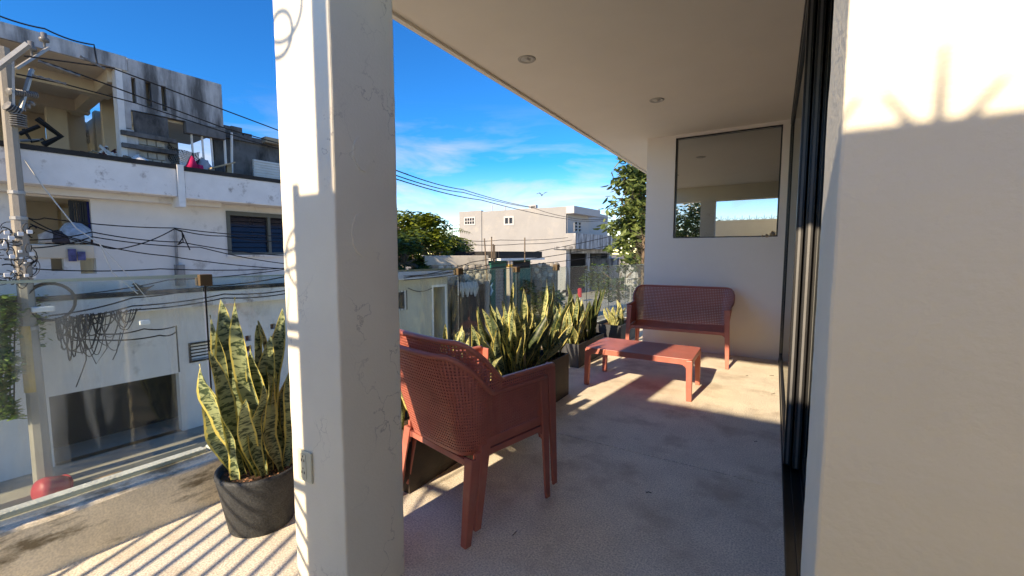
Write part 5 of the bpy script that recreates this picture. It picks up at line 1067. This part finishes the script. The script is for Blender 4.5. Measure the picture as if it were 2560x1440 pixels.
ac = GD.pix(1333, 520, 1.5); acu = empty('air_conditioner', 'small air conditioner unit on the roof of the big pale house', 'air conditioner', GD.P(ac[0], zBm, 1.5)); GD.box(MB(), ac[0] - .45, ac[0] + .5, zBm - .3, zBm + .55, 1.2, 1.7).obj('casing', M['white'], acu); GD.box(MB(), ac[0] - .1, ac[0] + .42, zBm + .03, zBm + .45, 1.17, 1.198).obj('grille', M['conc2'], acu)
tk = empty('roof_tank', 'low white water tank on the roof of the big pale house', 'tank', GD.P(GD.pix(1287, 520)[0], zBm, 2)); MB().lathe([(.001, -.3), (.9, -.3), (.9, .05), (.6, .25), (.001, .3)], 16, tuple(tk.location)).obj('body', M['white'], tk, True)
for u, lb in ((1230, 'thin white pipe on the roof of the big house, left one'), (1263, 'thin white pipe on the roof of the big house, right one')): t = GD.pix(u, 515, .5)[0]; tag(MB().tube([GD.P(t, zBm - .4, .5), GD.P(t, GD.pix(u, 513 if u < 1240 else 516, .5)[1], .5)], .06, 6).obj('roof_pipe', M['white']), lb, 'pipe')
# low building and masts past the big house
p = atd(1545, 700, 58); lb_ = MB().box(p[0] - 4, p[0] + 6, p[1], p[1] + 8, ZS, .6).obj('low_building', M['conc']); tag(lb_, 'low grey building at the end of the street', 'building')
for u, v, dist, lb in ((1485, 557, 70, 'thin white mast left of the lattice tower'),): p0, p1 = atd(u, 650, dist), atd(u, v, dist); tag(MB().tube([(p0[0], p0[1], ZS), tuple(p1)], .09, 6).obj('mast', M['white']), lb, 'mast')
p1 = atd(1497, 522, 160); lt_ = empty('lattice_tower', 'distant pale lattice radio tower beyond the big house', 'tower', (p1[0], p1[1], ZS)); hgt = p1[2]
mb = MB()
for k in range(3):
    a = k * 2.094; mb.tube([(p1[0] + 1.0 * math.cos(a), p1[1] + 1.0 * math.sin(a), ZS), (p1[0] + .35 * math.cos(a), p1[1] + .35 * math.sin(a), hgt)], .10, 4)
for i in range(16):
    z0_, z1_ = ZS + (hgt - ZS) * i / 16, ZS + (hgt - ZS) * (i + 1) / 16
    for k in range(3):
        a, a2 = k * 2.094, (k + 1) * 2.094; r0, r1 = 1 - .65 * i / 16, 1 - .65 * (i + 1) / 16; mb.tube([(p1[0] + r0 * math.cos(a), p1[1] + r0 * math.sin(a), z0_), (p1[0] + r1 * math.cos(a2), p1[1] + r1 * math.sin(a2), z1_)], .06, 4)
mb.obj('lattice', M['white'], lt_)
p = atd(1130, 570, 60); sl_ = empty('street_lamp', 'twin armed street lamp above the trees beside the big house', 'street lamp', (p[0], p[1], ZS)); MB().tube([(p[0], p[1], ZS), tuple(p)], [.12, .07], 6).obj('mast', M['galv'], sl_)
for s in (-1, 1): MB().tube([tuple(p), (p[0] + s * .8, p[1], p[2] + .35), (p[0] + s * 1.5, p[1], p[2] + .45)], [.05, .05, .09], 6).obj('arm', M['galv'], sl_)
# wires over the street towards the big house
for (lb, a, b) in (('upper of the wires descending to the canopy of the big house', (985, 424), (1330, 518)), ('middle wire descending to the big house', (985, 437), (1330, 519)), ('lowest of the wires descending over the big house', (985, 446), (1420, 548))):
    cable(lb, [atd(a[0], a[1], 16), atd((a[0] + b[0]) / 2, (a[1] + b[1]) / 2 + 3, 26), atd(b[0], b[1], 40)], .022, .1)
cable('wire leaving the big house canopy towards the broad leaved tree', [atd(1330, 518, 40), atd(1420, 543, 36), atd(1500, 548, 30), atd(1610, 546, 24)], .022, .1)
cable('second wire crossing to the broad leaved tree', [atd(1420, 548, 38), atd(1500, 552, 30), atd(1610, 552, 24)], .018, .1)
for i, (a, b, c) in enumerate((((1140, 599), (1250, 600), (1420, 594)), ((1140, 609), (1300, 610), (1430, 600)), ((1010, 695), (1180, 655), (1530, 590)), ((1020, 690), (1230, 660), (1530, 612)), ((1010, 700), (1240, 668), (1530, 635)), ((1010, 690), (1140, 678), (1330, 655)))):
    cable('street wire number %s from the top crossing before the big pale house' % ('one', 'two', 'three', 'four', 'five', 'six')[i], [atd(*a, 15 if i > 1 else 22), atd(*b, 19 if i > 1 else 26), atd(*c, 25 if i > 1 else 33)], .017, .08)
p = atd(1355, 488, 22); bird('flying_bird', 'dark bird flying above the big pale house', tuple(p), .16, True, R(-50))
# red hydrant-like post and plants down the street
p = onz(1449, 757, ZS); rp = empty('red_post', 'short red and white marker post standing on the street', 'post', (p[0], p[1], ZS)); hh = atd(1449, 720, math.hypot(p[0], p[1]))[2]; MB().tube([(p[0], p[1], ZS), (p[0], p[1], hh - .5)], .06, 8).obj('stem', M['whitepaint'], rp); MB().tube([(p[0], p[1], hh - .9), (p[0], p[1], hh - .1), (p[0], p[1], hh)], [.22, .22, .08], 8).obj('head', mr, rp)
p = onz(1410, 745, ZS); mo = empty('motorbike', 'dark motorbike parked at the garage of the big pale house', 'motorbike', (p[0], p[1], ZS))
for s in (-.6, .6): MB().lathe([(.12, -.05), (.30, -.06), (.33, 0), (.30, .06), (.12, .05)], 16, (0, 0, 0)).obj('wheel', M['blacktop'], None); o = COL.objects[-1]; o.rotation_euler = (math.pi / 2, 0, R(70)); o.location = (p[0] + s * .35, p[1] + s, ZS + .33); o.parent = mo; o.matrix_parent_inverse = Matrix.Translation(-Vector(mo.location))
MB().tube([(p[0] - .2, p[1] - .6, ZS + .4), (p[0], p[1], ZS + .75), (p[0] + .15, p[1] + .45, ZS + .75), (p[0] + .12, p[1] + .4, ZS + 1.05)], [.1, .18, .13, .05], 8).obj('body', M['iron'], mo, True)

# ---- broad leaved tree and spiky trunk on our side
tr_ = empty('broadleaf_tree', 'tree with big drooping leaves beside the white end wall', 'tree', (-3.4, 13.2, ZS))
rn = random.Random(12); tm = MB(); mb = MB(); pts = []
base = Vector((-3.3, 13.4, ZS)); tops = []
for (u, v, dd) in ((1535, 415, 0), (1560, 440, .6), (1505, 500, .2), (1545, 490, -.3), (1590, 470, .4), (1530, 555, .3), (1570, 540, -.4), (1600, 520, .8), (1525, 600, .2), (1560, 610, -.2), (1590, 580, .1), (1560, 650, .4), (1600, 640, .6), (1620, 420, .5), (1640, 520, .2), (1660, 450, .7), (1515, 455, .3), (1580, 405, .8), (1635, 600, .4), (1540, 460, .9), (1575, 500, 1.2), (1555, 575, 1.0), (1505, 540, .6)):
    tops.append(Vector(atd(u + 32 + max(0, 1560 - u) * .25, v, 13.2 + dd)))
tm.tube([base, base + Vector((.1, 0, 2.2)), base + Vector((-.1, .1, 4.2)), base + Vector((-.3, 0, 6.2)), base + Vector((-.3, 0, 8.0))], [.16, .13, .10, .07, .03], 8)
for c in tops:
    k = base + Vector((-.2, 0, max(2.6, c.z - ZS - 1.2))); mid = k.lerp(c, .55) + Vector((0, 0, .12)); tm.tube([k, mid, c], [.05, .03, .012], 5)
    for j in range(5):
        d = Vector((rn.gauss(0, .22), rn.gauss(0, .26), rn.gauss(0, .26))); e_ = c + d; tm.tube([c, e_], [.012, .006], 4)
        for q in range(26): pts.append(e_ + Vector((rn.gauss(0, .13), rn.gauss(0, .13), rn.gauss(0, .10))))
leaf_cloud(mb, pts, .24, rn, .8, .5); mb.obj('crown', M['leaf_big'], tr_); tm.obj('trunk', M['trunk'], tr_)
yc = empty('yucca_trunk', 'spiky dry palm trunk beside the far end of the glass railing', 'palm', (0, 0, 0)); p = atd(1597, 700, 9.8); yc.location = (p[0], p[1], ZS)
b0, b1 = Vector((p[0] + .15, p[1], ZS)), Vector(atd(1612, 590, 9.8)); MB().tube([b0, b0.lerp(b1, .6), b1], [.11, .09, .06], 8).obj('trunk', M['trunk'], yc)
mb = MB()
for i in range(900):
    q = rn.uniform(.35, 1.0); c = b0.lerp(b1, q); a = rn.uniform(0, 6.283); d = Vector((math.cos(a), math.sin(a), rn.uniform(-.4, .7))); sd = d.cross(Vector((0, 0, 1))).normalized() * .022; l_ = rn.uniform(.22, .42); mb.add([c - sd, c + sd, c + d * l_], [(0, 1, 2)])
mb.obj('spikes', M['deadpalm'], yc)
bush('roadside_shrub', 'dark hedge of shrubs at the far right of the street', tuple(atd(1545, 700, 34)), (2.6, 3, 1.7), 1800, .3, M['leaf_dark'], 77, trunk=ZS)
# small sign near the trunk
FS = Frame(tuple(atd(1570, 702, 15)), (1, .4, 0)); q0, q1 = FS.pix(1563, 695), FS.pix(1592, 712)
sg = empty('street_sign', 'small white sign with black lettering by the spiky trunk', 'sign', FS.P(0, ZS, .05)); FS.box(MB(), q0[0], q1[0], q1[1], q0[1], 0, .02).obj('plate', M['white'], sg); MB().tube([FS.P((q0[0] + q1[0]) / 2, ZS, .06), FS.P((q0[0] + q1[0]) / 2, q0[1], .06)], .03, 6).obj('post', M['galv'], sg)
fc_ = bpy.data.curves.new('lettering', 'FONT'); fc_.body = 'FIL'; fc_.size = .17; fc_.extrude = .002; ft = bpy.data.objects.new('lettering_source', fc_); COL.objects.link(ft); bpy.context.view_layer.update()
lm = bpy.data.meshes.new_from_object(ft.evaluated_get(bpy.context.evaluated_depsgraph_get())); bpy.data.objects.remove(ft); lm.materials.clear(); lm.materials.append(M['iron']); fo = bpy.data.objects.new('lettering', lm); COL.objects.link(fo)
fo.matrix_world = Matrix.Translation(FS.P(q0[0] + .05, q1[1] + .05, -.006)) @ Matrix.Rotation(math.atan2(.4, 1), 4, 'Z') @ Matrix.Rotation(math.pi / 2, 4, 'X'); setparent(fo, sg)

bush('tree', 'tree behind the photographer that shows only in the window reflection', (-4.5, -12.5, 2.6), (1.6, 1.6, 1.9), 2600, .26, M['leaf_big'], 91, 'tree', trunk=ZS, clumps=22)
